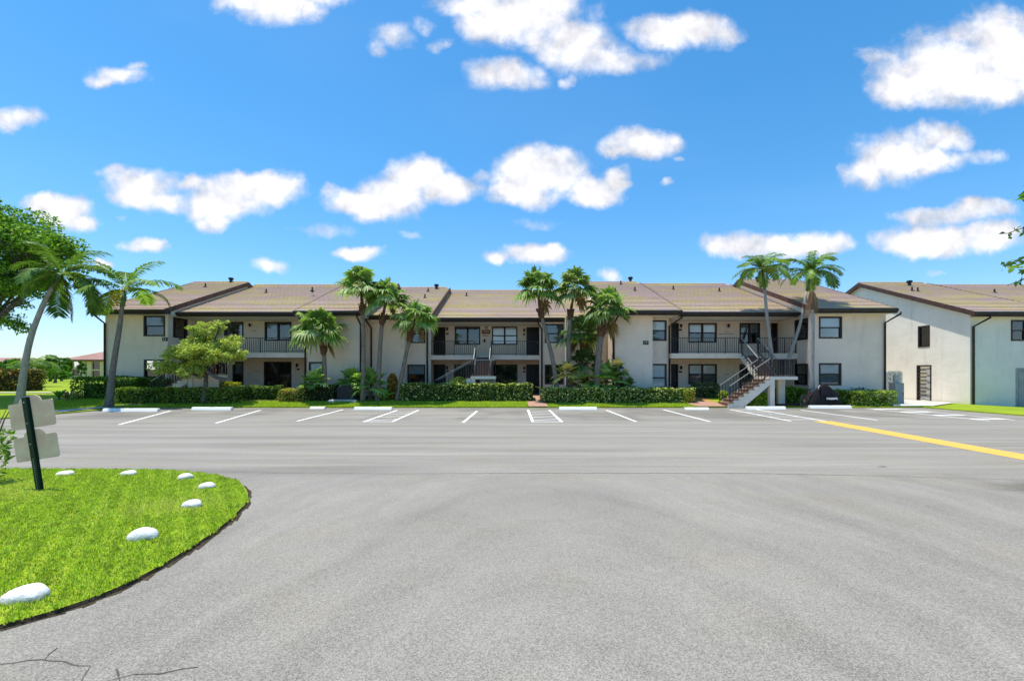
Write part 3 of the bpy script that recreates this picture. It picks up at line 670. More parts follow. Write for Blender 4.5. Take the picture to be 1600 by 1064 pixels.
# outside stairs
def staircase(dx, dy, zb, panel=False, ztop=F2, ys=(24.3, 25.6, 27.45), xl=1.5):
    X0, X1 = 14.0+dx, 15.13+dx; XL = X0+xl; YL0, YL1, YB = (y+dy for y in ys)
    zl = ztop-1.4; nr = 8; rise = 1.4/nr; run = (YB-YL1)/(nr-1)
    s = MB(); t = MB()
    prof = [(YL1, zl-.17)]
    pts = []
    for i in range(nr-1):
        y = YL1+i*run; pts += [(y, zl+rise*i), (y, zl+rise*(i+1))]
    pts += [(YB, ztop-rise), (YB, ztop-.36), (YL1+.2, zl-.17)]
    # side stringers with stepped tops, and a lower slab between
    for a, b in ((X0, X0+.12), (X1-.12, X1)): s.prism([(YL1, zl-.165)]+pts, 'x', a, b)
    s.prism([(y, z-.06) for y, z in [(YL1, zl-.1)]+pts], 'x', X0+.121, X1-.121)
    for i in range(nr-1):
        y = YL1+i*run
        t.box(X0+.03, X1-.03, y-.03, y+run-.005, zl+rise*(i+1)+.003, zl+rise*(i+1)+.04)
        t.box(X0+.125, X1-.125, y-.012, y+.02, zl+rise*i+.045, zl+rise*(i+1)-.002)
    s.box(X0, XL, YL0, YL1-.002, zl-.17, zl)                                   # landing
    t.box(X0+.03, XL-.04, YL0+.04, YL1-.05, zl+.003, zl+.035)
    nl = 9; r2 = (zl-zb)/nl; w2 = .282
    pts = []
    for i in range(nl-1): x = X0-(nl-1-i)*w2; pts += [(x, zb+r2*i), (x, zb+r2*(i+1))]
    bot = [(X0-.002, zl-r2), (X0-.002, zl-.45), (X0-(nl-1)*w2+.55, zb-.25), (X0-(nl-1)*w2, zb-.25)]
    for a, b in ((YL0, YL0+.12), (YL1-.12, YL1)): s.prism(pts+bot, 'y', a, b)
    s.prism([(x, z-.06) for x, z in pts+bot[:2]]+bot[2:], 'y', YL0+.121, YL1-.121)
    for i in range(nl-1):
        x = X0-(nl-1-i)*w2
        t.box(x-.03, x+w2-.005, YL0-.02, YL1-.03, zb+r2*(i+1)+.003, zb+r2*(i+1)+.04)
        t.box(x-.012, x+.02, YL0+.125, YL1-.125, zb+r2*i+.045, zb+r2*(i+1)-.002)
    st = s.build('staircase', M['trim'], B); t.build('tread', M['brick'], st)
    pz = zl-.172
    MB().box(X0+.02, X0+.27, YL0+.03, YL0+.28, -.2, pz).build('landing_post', M['trim'], st)
    MB().box(XL-.4, XL-.02, YL1-.2, YL1-.02, -.2, pz).build('landing_post', M['trim'], st)
    if panel: MB().box(X0+.271, XL-.03, YL0+.1, YL0+.2, -.2, pz).build('panel_wall', M['stucco'], st)
    zr_ = r2*.5
    A0 = Vector((X0-(nl-1)*w2+.1, YL0+.06, zb+r2+.01)); A1 = Vector((X0+.05, YL0+.06, zl+.04)); off = Vector((0, YL1-YL0-.12, 0))
    railing('stair_railing', [(A0, A1), (A0+off, A1+off)], st, .94, 'railtop', .15)
    railing('stair_railing', [((X0+.06, YL1, zl+.12), (X0+.06, YB+.05, ztop+.02)), ((X1-.06, YL1, zl+.12), (X1-.06, YB+.05, ztop+.02))], st, .94, 'railtop', .14)
    q = MB()
    for X in (X0+.06, X1-.06): q.bar((X, YL1-.05, zl+.28), (X, YB, ztop+.2), .04)
    q.build('lower_rail', M['railtop'], st)
    railing('landing_railing', [((X0+.2, YL0+.06, zl+.003), (XL-.05, YL0+.06, zl+.003)), ((XL-.05, YL0+.06, zl+.003), (XL-.05, YL1-.06, zl+.003)), ((X1+.03, YL1-.06, zl+.003), (XL-.05, YL1-.06, zl+.003))], st, .98, 'railtop', .15, .05)
    return st
staircase(0, 0, .05); staircase(-16.5, 2.8, .36); staircase(-32.93, 0, .3, True, 3.18, (26.1, 27.1, 28.55), 1.75)
# wall lamps, number plates and small fittings
def fit(name, px, py, Y, w, h, mat='black', d=.07, shape='box'):
    X, Z = PX(px, Y), PZ(py, Y); m = MB()
    if shape == 'lamp':
        m.tube([(X, Y-.005, Z), (X, Y-.16, Z+.03)], .018, 6).tube([(X, Y-.16, Z+.10), (X, Y-.16, Z+.06), (X, Y-.16, Z-.10), (X, Y-.16, Z-.16)], [.02, .08, .055, .02], 8)
        m.lathe([(.0, .0), (.06, .005), (.06, .02)], (X, Y-.02, Z), 8)
    else: m.box(X-w/2, X+w/2, Y-d, Y-.004, Z-h/2, Z+h/2)
    return m.build(name, M[mat], B)
for px, py, Y in ((699, 514, 32.2), (819, 516, 32.2), (699, 574, 32.2), (819, 575, 32.2), (1063, 509, 29.5), (1063, 574, 29.5), (1137, 509, 29.5), (465.5, 570, 30.6), (392, 508, 30.6), (1199.5, 510, 29.5)): fit('wall_lamp', px, py, Y, .1, .2, shape='lamp')
for px, py, Y in ((699, 521.5, 32.2), (819, 522.5, 32.2), (699, 580, 32.2), (819, 581, 32.2), (1063, 515.5, 29.5), (1063, 581, 29.5), (466, 577, 30.6)): fit('unit_plate', px, py, Y, .20, .10, 'black', .03)
def text(body, size, loc, mat, parent, name='digits', rz=0):
    cu = bpy.data.curves.new(name, 'FONT'); cu.body = body; cu.size = size; cu.align_x = 'CENTER'; cu.align_y = 'CENTER'; cu.extrude = .004; cu.offset = 0.0
    o = bpy.data.objects.new(name, cu); COL.objects.link(o)
    dg = bpy.context.evaluated_depsgraph_get(); me = bpy.data.meshes.new_from_object(o.evaluated_get(dg)); bpy.data.objects.remove(o); bpy.data.curves.remove(cu)
    me.materials.clear(); me.materials.append(mat)
    ob = bpy.data.objects.new(name, me); COL.objects.link(ob); ob.location = loc; ob.rotation_euler = (R(90), 0, rz); ob.parent = parent; return ob
def numberplate(px, py, Y):
    X, Z = PX(px, Y), PZ(py, Y)
    p = MB().box(X-.16, X+.16, Y-.035, Y-.002, Z-.115, Z+.115).build('number_plate', M['black'], B, bevel=.008)
    text('11', .22, (X, Y-.04, Z), M['white'], p)
numberplate(258, 530, 27.65); numberplate(1009, 535.5, 27.1)
X, Z = PX(759.5, 32.2), PZ(518.7, 32.2)
p = MB().box(X-.30, X+.30, 32.15, 32.198, Z-.14, Z+.14).build('number_plate', M['boots'], B, bevel=.01)
text('7646', .21, (X, 32.145, Z), M['cream'], p)
fit('notice', 759, 524.5, 32.2, .46, .04, 'fascia', .015)
fit('hose_bib', 757, 532.5, 32.2, .12, .22, 'black', .1)
MB().tube([(PX(760, 32.2), 32.198, PZ(512, 32.2)), (PX(760, 32.2), 32.12, PZ(512, 32.2))], [.13, .09], 10).build('smoke_alarm', M['railtop'], B)
for px, py in ((397, 517), (402, 580), (400, 595), (1135, 519), (1135, 585)): fit('meter_cable', px, py, 29.5 if px > 800 else 30.6, .35, .035, 'railtop', .02)
for px, py, w_, h_ in ((1134, 522, .95, .05), (1117, 0, .0, .0)):
    if w_: fit('meter_conduit', px, py, 29.5, w_, h_, 'railtop', .04)
# pale mat hung at the head of the middle flight
fit('door_mat', 755, 553.5, 32.0, .8, .05, 'white', .5)

# ------------------------------------------------------------------ neighbouring building on the right
NB = empty('apartment_building'); tag(NB, 'pale stucco neighbour building at the right with a sunlit gable wall', 'building')
W2 = MB(); ROOM = MB(); XG = 27.0; YC = 26.4; ye2 = 25.85
yr2 = ye2+HALF; ze2 = 5.42
ops = [(43.8-PX(0, 0)*0-0, 0, 0, 0)]
def gab(py0, py1, px0, px1):
    Ya = XG*F/(px1-CX); Yb = XG*F/(px0-CX); Ym = (Ya+Yb)/2
    return (43.0-Yb, 43.0-Ya, PZ(py1, Ym), PZ(py0, Ym))
o1 = gab(509.5, 542, 1435, 1452.5); o2 = gab(571, 627, 1433, 1455)
at = wall(W2, (XG, 43.0), (XG, YC), -.5, 5.3, [o1, o2])
window(at, o1, NB, 'plain', BD)
# louvred opening: frame, shutter leaf and dark slats
lv = window(at, o2, NB, 'plain')
m = MB()
for k in range(9): z = o2[2]+.12+k*(o2[3]-o2[2]-.2)/9; q = o2[0]+.12; e = o2[0]+(o2[1]-o2[0])*.62; m.face([at(q, z, .02), at(e, z, .02), at(e, z+.14, .1), at(q, z+.14, .1)])
m.build('louvre', M['acdark'], lv)
m = MB()
for k in range(5): z = o2[2]+.05+k*(o2[3]-o2[2]-.1)/5; a0 = o2[0]+(o2[1]-o2[0])*.66; m.face([at(a0, z, -.03), at(o2[1]-.05, z, -.03), at(o2[1]-.05, z+.33, .04), at(a0, z+.33, .04)])
m.build('shutter', M['grey'], lv)
at = wall(W2, (XG, YC), (40, YC), -.8, 5.3, [(PX(1580, YC)-XG, PX(1625, YC)-XG, 3.8, 5.0), (PX(1588, YC)-XG, PX(1650, YC)-XG, -.35, 2.15)])
window(at, (PX(1580, YC)-XG, PX(1625, YC)-XG, 3.8, 5.0), NB, 'twin')
s0, s1 = PX(1588, YC)-XG, PX(1650, YC)-XG
d = MB().box(XG+s0+.06, XG+s1-.06, YC+.06, YC+.12, -.35, 2.09)
for k in range(4): d.box(XG+s0+.2, XG+s1-.2, YC+.045, YC+.061, -.25+k*.58, .2+k*.58)
d = d.build('garage_door', M['grey'], NB)
MB().box(XG+s0-.04, XG+s0+.06, YC-.03, YC+.12, -.35, 2.19).box(XG+s0+.06, XG+s1, YC-.03, YC+.12, 2.09, 2.19).build('door_frame', M['grey'], d)
for X in (XG, 31.9):
    W2.face([(X, ye2+.55, 5.3), (X, ye2+.55, ze2+K*.55-.12), (X, yr2, ze2+RISE-.12), (X, yr2+HALF-.75, ze2+K*.75-.12), (X, yr2+HALF-.75, 5.3)])
W2.face([(XG, 43, -.5), (55, 43, -.5), (55, 43, 5.3), (XG, 43, 5.3)])
W2.build('wall', M['stucco2'], NB); ROOM.build('interior', M['room'], NB)
MB().box(XG+.002, 40, ye2+.12, YC+.1, ze2-.27, ze2-.235).build('soffit', M['trim'], NB)
SEC2 = [(26.72, 32.0, ye2), (31.9, 41.2, ye2+.9), (41.0, 47, ye2-.6)]
for x0, x1, ye in SEC2: roof(x0, x1, ye, NB, ze2)
for v in ((1421, 447, 0, 1), (1425, 455, 0), (1434, 456, 0), (1502, 461, 1), (1554, 458, 1)): vent(*v, sec=SEC2, parent=NB, ze=ze2)
pipe([(27.5, ye2-.1, ze2-.2), (27.5, ye2-.1, ze2-.34), (27.12, YC-.08, ze2-.8), (27.12, YC-.08, -.05)], NB, .06)

# ------------------------------------------------------------------ far buildings on the left
def farhouse(name, label, px0, px1, Y, zb, pe, pr, bays):
    fb_ = empty(name); tag(fb_, label, 'building')
    x0, x1 = PX(px0, Y), PX(px1, Y); ze = PZ(pe, Y); zr = PZ(pr, Y); global ROOM
    ROOM = MB(); W = MB(); ops = []
    for (a, b, c, d) in bays: ops.append((PX(a, Y)-x0, PX(b, Y)-x0, PZ(d, Y), PZ(c, Y)))
    at = wall(W, (x0, Y), (x1, Y), zb, ze, ops, .5)
    wall(W, (x1, Y), (x1, Y+14), zb, ze); wall(W, (x0, Y+14), (x0, Y), zb, ze)
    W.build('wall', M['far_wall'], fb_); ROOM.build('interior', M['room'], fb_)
    for op in ops:
        m = MB(); m.face([at(op[0], op[2]+.0, .3), at(op[1], op[2], .3), at(op[1], op[3], .3), at(op[0], op[3], .3)]); m.build('window', M['glass'], fb_)
        if op[1]-op[0] > 2:
            q = MB().bar(at(op[0], op[2]+1.0, .05), at(op[1], op[2]+1.0, .05), .06)
            for k in range(8): t = op[0]+(op[1]-op[0])*k/7; q.bar(at(t, op[2], .05), at(t, op[2]+1.0, .05), .05)
            q.build('railing', M['far_wall'], fb_)
    hx = (x1-x0)*.18; e = .7
    A = [(x0-e, Y-e, ze), (x1+e, Y-e, ze), (x1+e, Y+14+e, ze), (x0-e, Y+14+e, ze)]; r0, r1 = (x0+hx, Y+7, zr), (x1-hx, Y+7, zr)
    m = MB(); m.face([A[0], A[1], r1, r0]); m.face([A[1], A[2], r1]); m.face([A[2], A[3], r0, r1]); m.face([A[3], A[0], r0]); m.face(A[::-1])
    rf = m.build('roof', M['far_roof'], fb_)
    MB().box(x0-e, x1+e, Y-e-.05, Y-e+.05, ze-.35, ze-.005).build('fascia', M['fascia'], rf)
farhouse('far_house', 'far ochre building with terracotta hip roof left of the main block', 104, 240, 100, .3, 562, 545,
         [(112, 124, 565, 573), (112, 124, 577, 587), (133, 136, 565, 587), (143, 156, 565, 577), (143, 156, 579, 589), (165, 180, 565, 577)])
farhouse('far_house', 'distant pale house with low red roof behind the reddish shrub row at far left', -60, 34, 150, .3, 567, 558,
         [(2, 10, 568, 576), (20, 30, 568, 576)])

# ------------------------------------------------------------------ vegetation
def bez(pts, n=14):
    P_ = [Vector(p) for p in pts]; out = []
    P_ = [P_[0]*2-P_[1]]+P_+[P_[-1]*2-P_[-2]]
    for i in range(1, len(P_)-2):
        for k in range(n//(len(P_)-3)+1):
            t = k/(n//(len(P_)-3)+1); a, b, c, d = P_[i-1:i+3]
            out.append(.5*((2*b)+(-a+c)*t+(2*a-5*b+4*c-d)*t*t+(-a+3*b-3*c+d)*t**3))
    out.append(P_[-2]); return out
def strips(cent, half, cols):
    """ribbons: cent (n,k,3) centre lines, half (n,k,3) half-width vectors -> quads"""
    n, k, _ = cent.shape; L, Rr = cent-half, cent+half
    q = np.stack([L[:, :-1], Rr[:, :-1], Rr[:, 1:], L[:, 1:]], axis=2).reshape(-1, 3)
    return q, np.repeat(cols, k-1, axis=0)
def fan_leaf(o, d, pet, Rb, nseg, droop, col, stemcol):
    d = np.array(d); up = np.array([0, 0, 1.0]); side_ = unit(np.cross(d, up)[None])[0]; nrm = np.cross(side_, d)
    o = np.array(o); e = o+d*pet+np.array([0, 0, -.10*pet])
    Q, C = [], []
    ang = np.linspace(-R(118), R(118), nseg)+rng.normal(0, .015, nseg)
    t = np.array([.06, .42, .74, 1.0]); wd = np.array([.25, 1.0, .70, .03])
    dirs = np.cos(ang)[:, None]*d+np.sin(ang)[:, None]*side_+(.25*np.abs(np.sin(ang)))[:, None]*nrm
    dirs = unit(dirs); ln = Rb*(1-.22*np.abs(ang)/2.06)*rng.uniform(.88, 1.08, nseg)
    c = e+dirs[:, None, :]*(ln[:, None]*t[None])[:, :, None]
    c[:, :, 2] -= (droop*ln)[:, None]*np.maximum(t-.38, 0)[None]**1.6*rng.uniform(.7, 1.5, (nseg, 1))
    tang = unit(np.cross(dirs, nrm)); hw = tang[:, None, :]*(Rb*.078*24/nseg*wd)[None, :, None]
    hw = hw+nrm*(((np.arange(nseg) % 2)*2-1)[:, None, None]*.35*np.linalg.norm(hw, axis=2, keepdims=True))
    q, cc = strips(c, hw, np.clip(np.array(col)*rng.uniform(.8, 1.2, (nseg, 1)), 0, 1)); Q.append(q); C.append(cc)
    pc = np.stack([o, o+d*pet*.5, e])[None]; pw = np.stack([side_*.03, side_*.022, side_*.018])[None]
    q, cc = strips(pc, pw, np.array([stemcol])); Q.append(q); C.append(cc)
    return np.concatenate(Q), np.concatenate(C)
def fan_crown(name, parent, c, rad, n, lo=-22, hi=84, nseg=22, dead=0, tone=1.0, yellow=0.0, droop=.75):
    Q, C = [], []
    for k in range(n):
        f = (k+.5)/n; el = R(hi+(lo-hi)*f**.85+random.gauss(0, 6)); az = k*2.39996+random.gauss(0, .25)
        d = (math.cos(el)*math.cos(az), math.cos(el)*math.sin(az), math.sin(el))
        base = random.choice([(.10, .165, .032), (.14, .205, .05), (.07, .12, .025), (.21, .26, .10)])
        if random.random() < yellow: base = random.choice([(.34, .26, .07), (.42, .33, .14), (.25, .22, .05)])
        base = tuple(x*tone for x in base)
        r = rad*random.uniform(.86, 1.1)
        q, cc = fan_leaf(c, d, r*.50, r*.56, nseg, droop+.55*f, base, (.16, .20, .06)); Q.append(q); C.append(cc)
    for k in range(dead):
        az = k*2.1+.5; el = R(-60+random.gauss(0, 6)); d = (math.cos(el)*math.cos(az), math.cos(el)*math.sin(az), math.sin(el))
        q, cc = fan_leaf(c, d, rad*.45, rad*.45, 14, .9, (.20, .13, .06), (.16, .10, .05)); Q.append(q); C.append(cc)
    Q = np.concatenate(Q); C = np.concatenate(C)
    return npmesh(name, Q, len(Q)//4, C, M['leaf'], parent)
def trunk(name, parent, pts, r0, r1, mat, flare=1.25, n=10):
    ps = bez(pts); k = len(ps)
    rad = [(r0+(r1-r0)*i/(k-1))*(1+(flare-1)*math.exp(-i/k*9))*random.uniform(.97, 1.03) for i in range(k)]
    return MB().tube(ps, rad, n).build(name, mat, parent, True)
def boots(parent, c, r, h, axis=(0, 0, 1)):
    m = MB(); ax = Vector(axis).normalized(); c = Vector(c); a = ax.cross(Vector((0, 1, 0.1))).normalized(); b = ax.cross(a)
    n = int(34)
    for k in range(n):
        t = k/n; az = k*2.4; out = a*math.cos(az)+b*math.sin(az); p = c-ax*h*(1-t)
        rr = r*(1.0+.5*t)
        m.bar(p+out*rr*.6, p+out*(rr+.07)+ax*.20, .10, .035)
    m.tube([c-ax*h, c-ax*h*.3, c+ax*.05], [r*1.1, r*1.35, r*1.0], 9)
    return m.build('leaf_bases', M['boots'], parent)
def fan_palm(label, Y, pix, crown, rpx, n=24, tone=1.2, r=.125, group=None, zb=None, Yt=None, lo=-20, yellow=.0, dead=1):
    """pix: trunk points in the photo from the foot up, crown: crown centre"""
    x, _ = pix[0]; X = PX(x, Y); zb = GZ(X, Y)-.05
    p = empty('fan_palm', (0, 0, 0)); tag(p, label, 'palm tree', group)
    pts = [(X, Y, zb)]+[(PX(a, Y), Y+.05*i, PZ(b, Y)) for i, (a, b) in enumerate(pix[1:])]
    c = (PX(crown[0], Y), Y+.1, PZ(crown[1], Y))
    trunk('trunk', p, pts, r*1.08, r*.85, M['bark'])
    ax = Vector(pts[-1])-Vector(pts[-2])
    boots(p, pts[-1], r*.95, .55, ax)
    m = MB().tube([pts[-1], c], [r*.8, r*.4], 8).build('crown_shaft', M['boots'], p, True)
    fan_crown('crown', p, c, rpx/F*Y*.94, n, lo, tone=tone, dead=dead, yellow=yellow)
    return p
GP = 'fan palms planted along the front of the building'
fan_palm('shortest fan palm beside the left window bay with its crown below the eave', 26.3, [(508, 616), (507, 570), (505, 541)], (497, 517), 51, 19, group=GP, dead=1)
fan_palm('tallest left fan palm rising above the roof beside the first downpipes', 26.0, [(567, 614), (568, 540), (566, 478)], (562, 448), 44, 21, group=GP)
fan_palm('slender fan palm just right of the tallest left palm with crown over the eave', 26.2, [(590, 614), (594, 540), (598, 494)], (603, 466), 41, 21, group=GP)
fan_palm('leaning fan palm left of the middle balcony tilting to the right', 26.3, [(621, 620), (631, 570), (642, 520)], (648, 498), 42, 20, group=GP)
fan_palm('curved fan palm beside the brick walk, bending left as it rises', 26.6, [(873, 610), (864, 565), (852, 515), (844, 484)], (840, 452), 47, 22, group=GP)
fan_palm('straight tall fan palm right of the curved one with crown above the roof', 26.9, [(893, 612), (889, 550), (891, 500), (892, 486)], (899, 450), 43, 21, .9, .12, group=GP)
fan_palm('stout fan palm near the black lamp post with wide crown over the corner', 26.3, [(932, 608), (935, 560), (941, 512)], (949, 485), 48, 23, r=.19, group=GP)
fan_palm('low dark fan palm tucked behind between the tall palms right of the walk', 27.6, [(909, 612), (909, 570), (909, 552)], (906, 522), 42, 18, .85, .11, group=GP, dead=2)
fan_palm('small young fan palm in the shade under the right palm group', 27.2, [(918, 614), (916, 600), (915, 588)], (915, 566), 34, 16, .6, .09, group=GP, dead=0)
def fan_bush(label, px, py, Y, rpx, n=14, tone=1.0, yellow=0.0, group='low fan palm clumps by the wall', lo=-25):
    X = PX(px, Y); zg = GZ(X, Y); z = PZ(py, Y)
    p = empty('fan_palm_shrub', (0, 0, 0)); tag(p, label, 'shrub', group)
    fan_crown('foliage', p, (X, Y, z-.12), rpx/F*Y, n, lo, nseg=16, tone=tone, yellow=yellow, droop=.3)
    m = MB()
    for k in range(4): m.tube([(X+.1*math.cos(k*1.6), Y+.1*math.sin(k*1.6), zg-.05), (X, Y, z-.1)], [.035, .03], 6)
    m.build('stem', M['bark'], p); return p
fan_bush('bright green fan palm clump at the foot of the shortest palm', 490, 594, 26.3, 27, 17, 1.6)
fan_bush('silvery fan palm clump rising behind the dark air conditioner', 550, 595, 27.0, 28, 15, 1.7)
fan_bush('broad green fan palm clump right of the dark air conditioner', 578, 599, 26.5, 33, 22, 1.5)
fan_bush('yellowing small palm clump beside the curved palm trunk', 886, 580, 26.8, 25, 13, 1.5, .75)
fan_bush('withered cream fan palm clump in front of the right palm group', 904, 593, 26.75, 23, 12, 1.5, .85)
fan_bush('large green fan palm clump left of the lamp post', 946, 593, 26.75, 38, 26, 1.6)
fan_bush('straw coloured fan palm clump above the lamp post lantern', 962, 573, 26.8, 22, 12, 1.5, .85)
fan_bush('dark rounded fan palm clump right of the lamp post', 980, 601, 26.7, 19, 12, 1.0)

def frond(o, az, el0, L, curl, nl, col, Q, C, wl=.30, hang=.5):
    o = np.array(o); n = 12; p = [o]; el = el0; hz = np.array([math.cos(az), math.sin(az), 0]); ups = np.array([0, 0, 1.0])
    for k in range(n):
        f = (k+1)/n; e = el0-curl*f**1.35; p.append(p[-1]+(hz*math.cos(e)+ups*math.sin(e))*L/n)
    p = np.array(p); side_ = np.array([-math.sin(az), math.cos(az), 0])
    q, cc = strips(p[None], np.outer(np.linspace(.035, .006, n+1), side_)[None], np.array([(.20, .24, .06)])); Q.append(q); C.append(cc)
    ts = np.linspace(.12, .995, nl); idx = ts*n; i0 = np.minimum(idx.astype(int), n-1); fr = (idx-i0)[:, None]
    base = p[i0]*(1-fr)+p[i0+1]*fr; tan = unit(p[i0+1]-p[i0])
    ln = L*wl*(np.sin(np.pi*(.12+.80*ts))**.8)*rng.uniform(.85, 1.1, nl)
    for s in (-1, 1):
        d = unit(s*side_*.85+tan*.62+ups*.25+rng.normal(0, .07, (nl, 3)))
        t = np.array([0, .5, 1.0]); c = base[:, None]+d[:, None]*(ln[:, None]*t)[:, :, None]
        c[:, :, 2] -= ln[:, None]*hang*(t**1.7)[None]*rng.uniform(.8, 1.3, (nl, 1))
        hw = unit(np.cross(d, np.cross(tan, d)+1e-3))
        hw = unit(tan-(tan*d).sum(1, keepdims=True)*d)
        q, cc = strips(c, hw[:, None]*np.array([.4, 1, .06])[None, :, None]*.027*max(L/2.0, .7)*1.15, np.clip(np.array(col)*rng.uniform(.8, 1.25, (nl, 1)), 0, 1)); Q.append(q); C.append(cc)
def feather_crown(parent, c, L, n=14, tone=1.0, lo=-20, hi=78, dead=0, nl=44, curl=1.5, az0=0.0, fruit=False, wl=.30):
    Q, C = [], []
    for k in range(n):
        f = (k+.5)/n; el = R(hi+(lo-hi)*f+random.gauss(0, 4)); az = az0+k*2.39996+random.gauss(0, .2)
        base = random.choice([(.06, .115, .018), (.085, .15, .024), (.13, .20, .035)])
        frond(c, az, el, L*random.uniform(.88, 1.1), curl*random.uniform(.8, 1.2)+.3*f, nl, tuple(x*tone for x in base), Q, C, wl)
    Q = np.concatenate(Q); C = np.concatenate(C); npmesh('crown', Q, len(Q)//4, C, M['leaf'], parent)
    if dead:
        Q, C = [], []
        for k in range(dead): frond(c, az0+k*.9+.3, R(-72), L*.95, .35, nl, (.16, .09, .05), Q, C, .16, .9)
        Q = np.concatenate(Q); C = np.concatenate(C); npmesh('dead_frond', Q, len(Q)//4, C, M['leaf'], parent)
    if fruit:
        pts = np.array(c)+np.array([-.35, -.15, -.45])+rng.normal(0, 1, (420, 3))*np.array([.20, .16, .26])
        npmesh('fruit_cluster', leaf_quads(pts, .10, 0, .8), 420, pal(420, [(.42, .33, .04), (.34, .33, .05), (.5, .36, .06)], [1, 1, 1]), M['leaf'], parent)  # the palm's yellow fruit, hanging in a cluster below the crown
def feather_palm(label, Y, pix, crown, Lpx, mat='palebark', r=.13, tone=1.0, shaft=.7, **kw):
    x, _ = pix[0]; X = PX(x, Y); zb = GZ(X, Y)-.05
    p = empty('feather_palm'); tag(p, label, 'palm tree')
    pts = [(X, Y, zb)]+[(PX(a, Y), Y+.04*i, PZ(b, Y)) for i, (a, b) in enumerate(pix[1:])]
    c = (PX(crown[0], Y), Y+.05*len(pix), PZ(crown[1], Y))
    trunk('trunk', p, pts, r*1.1, r*.62, M[mat], 1.5)
    sh = simple('green_crownshaft', (.10, .15, .04), .8, .2)
    MB().tube([pts[-1], Vector(pts[-1]).lerp(Vector(c), .4), c], [r*.66, r*.85, r*.35], 10).build('crown_shaft', sh, p, True)
    feather_crown(p, c, Lpx/F*Y, tone=tone, **kw); return p
feather_palm('tall leaning feather palm at the left edge in front of the broad tree', 23.2, [(30, 628), (36, 590), (46, 530), (64, 478), (78, 448)], (90, 428), 76, r=.15, n=15, tone=1.0, az0=.3, dead=1, curl=1.45, wl=.26)
feather_palm('feather palm with yellow fruit in front of the left wing', 24.2, [(170, 634), (176, 580), (186, 510), (189, 478)], (191, 452), 76, 'bark', r=.15, n=10, tone=1.25, az0=.15, fruit=True, curl=1.25, lo=8, hi=74, wl=.27)
feather_palm('upright feather palm behind the right staircase railing', 26.3, [(1207, 622), (1206, 560), (1200, 505), (1196, 452)], (1194, 421), 48, r=.12, n=20, tone=1.15, az0=.5, curl=1.5, wl=.25, lo=5, hi=85)
feather_palm('slanting feather palm with a hanging dead frond by the right wing corner', 26.4, [(1218, 620), (1233, 560), (1251, 505), (1262, 455)], (1270, 425), 52, r=.11, n=19, tone=1.15, az0=1.7, curl=1.45, wl=.25, lo=5, hi=82)
# the crownless pale trunk with its dead skirt
p = empty('palm_snag'); tag(p, 'bare pale palm trunk without green fronds beside the covered motorcycle', 'dead palm')
YS = 24.85; X = PX(1268, YS)
trunk('trunk', p, [(X, YS, 0), (X-.02, YS, 2.2), (X+.01, YS, PZ(505, YS)), (X+.03, YS, PZ(484, YS))], .17, .14, M['palebark'], 1.2)
Q, C = [], []
for k in range(6): frond((X+.03, YS, PZ(450, YS)), k*1.05, R(-74+random.uniform(-6, 8)), 1.35*random.uniform(.75, 1.1), .3, 18, (.17, .10, .06), Q, C, .24, 1.0)
Q = np.concatenate(Q); C = np.concatenate(C); npmesh('dead_frond', Q, len(Q)//4, C, M['leaf'], p)
MB().tube([(X+.03, YS, PZ(486, YS)), (X+.03, YS, PZ(450, YS))], [.09, .02], 8).build('dead_stub', M['boots'], p, True)

def ell_points(n, blobs, shell=.55):
    """points in a union of ellipsoids (cx,cy,cz,rx,ry,rz), denser towards the surface"""
    wts = np.array([b[3]*b[4]*b[5] for b in blobs])**.8; ch = rng.choice(len(blobs), n, p=wts/wts.sum()); b = np.array(blobs)[ch]
    d = unit(rng.normal(size=(n, 3))); r = (shell+(1-shell)*rng.uniform(0, 1, n)**.6)[:, None]
    return b[:, :3]+d*b[:, 3:6]*r
def clumpy(blobs, sub, scale=.45):
    """break big lobes into many small leaf clumps around their surface"""
    out = []
    for b in blobs:
        for k in range(sub):
            d = unit(rng.normal(size=(1, 3)))[0]; s = random.uniform(.6, 1.25)*scale*min(b[3:6]); q = random.uniform(.55, 1.0)
            out.append((b[0]+d[0]*b[3]*q, b[1]+d[1]*b[4]*q, b[2]+d[2]*b[5]*q, s*1.25, s*1.25, s*.75))
    return out
def broad_tree(name, label, base, tops, blobs, nleaf, lsize, colors, weights, r=.18, sub=22, scale=.34, group=None, cat='tree', flat=.5, shell=.3):
    p = empty(name); tag(p, label, cat, group)
    m = MB(); base = Vector(base); fork = Vector(tops[0])
    m.tube(bez([base, base.lerp(fork, .5)+Vector((random.uniform(-.1, .1), 0, 0)), fork], 8), [r*1.3, r*1.05, r*.95, r*.85], 9)
    tr_ = m.build('trunk', M['treebark'], p, True)
    for b in blobs:
        q = MB(); e = Vector(b[:3]); pts = bez([fork-Vector((0, 0, .1)), fork.lerp(e, .5)+Vector((random.uniform(-.2, .2), random.uniform(-.2, .2), -.1)), e], 8)
        q.tube(pts, [r*.7*(1-.8*i/(len(pts)-1)) for i in range(len(pts))], 7)
        for k in range(5):
            d = unit(rng.normal(size=(1, 3)))[0]; s = Vector(pts[len(pts)//2]).lerp(e, k/5); q.tube([s, e+Vector((d[0]*b[3]*.8, d[1]*b[4]*.8, abs(d[2])*b[5]*.8))], [r*.22, r*.06], 5)
        q.build('limb', M['treebark'], p, True)
    pts = ell_points(nleaf, clumpy(blobs, sub, scale), shell)
    npmesh('crown', leaf_quads(pts, lsize, flat, .48), nleaf, pal(nleaf, colors, weights), M['leaf'], p)
    return p
Y = 25.6; s = Y/F
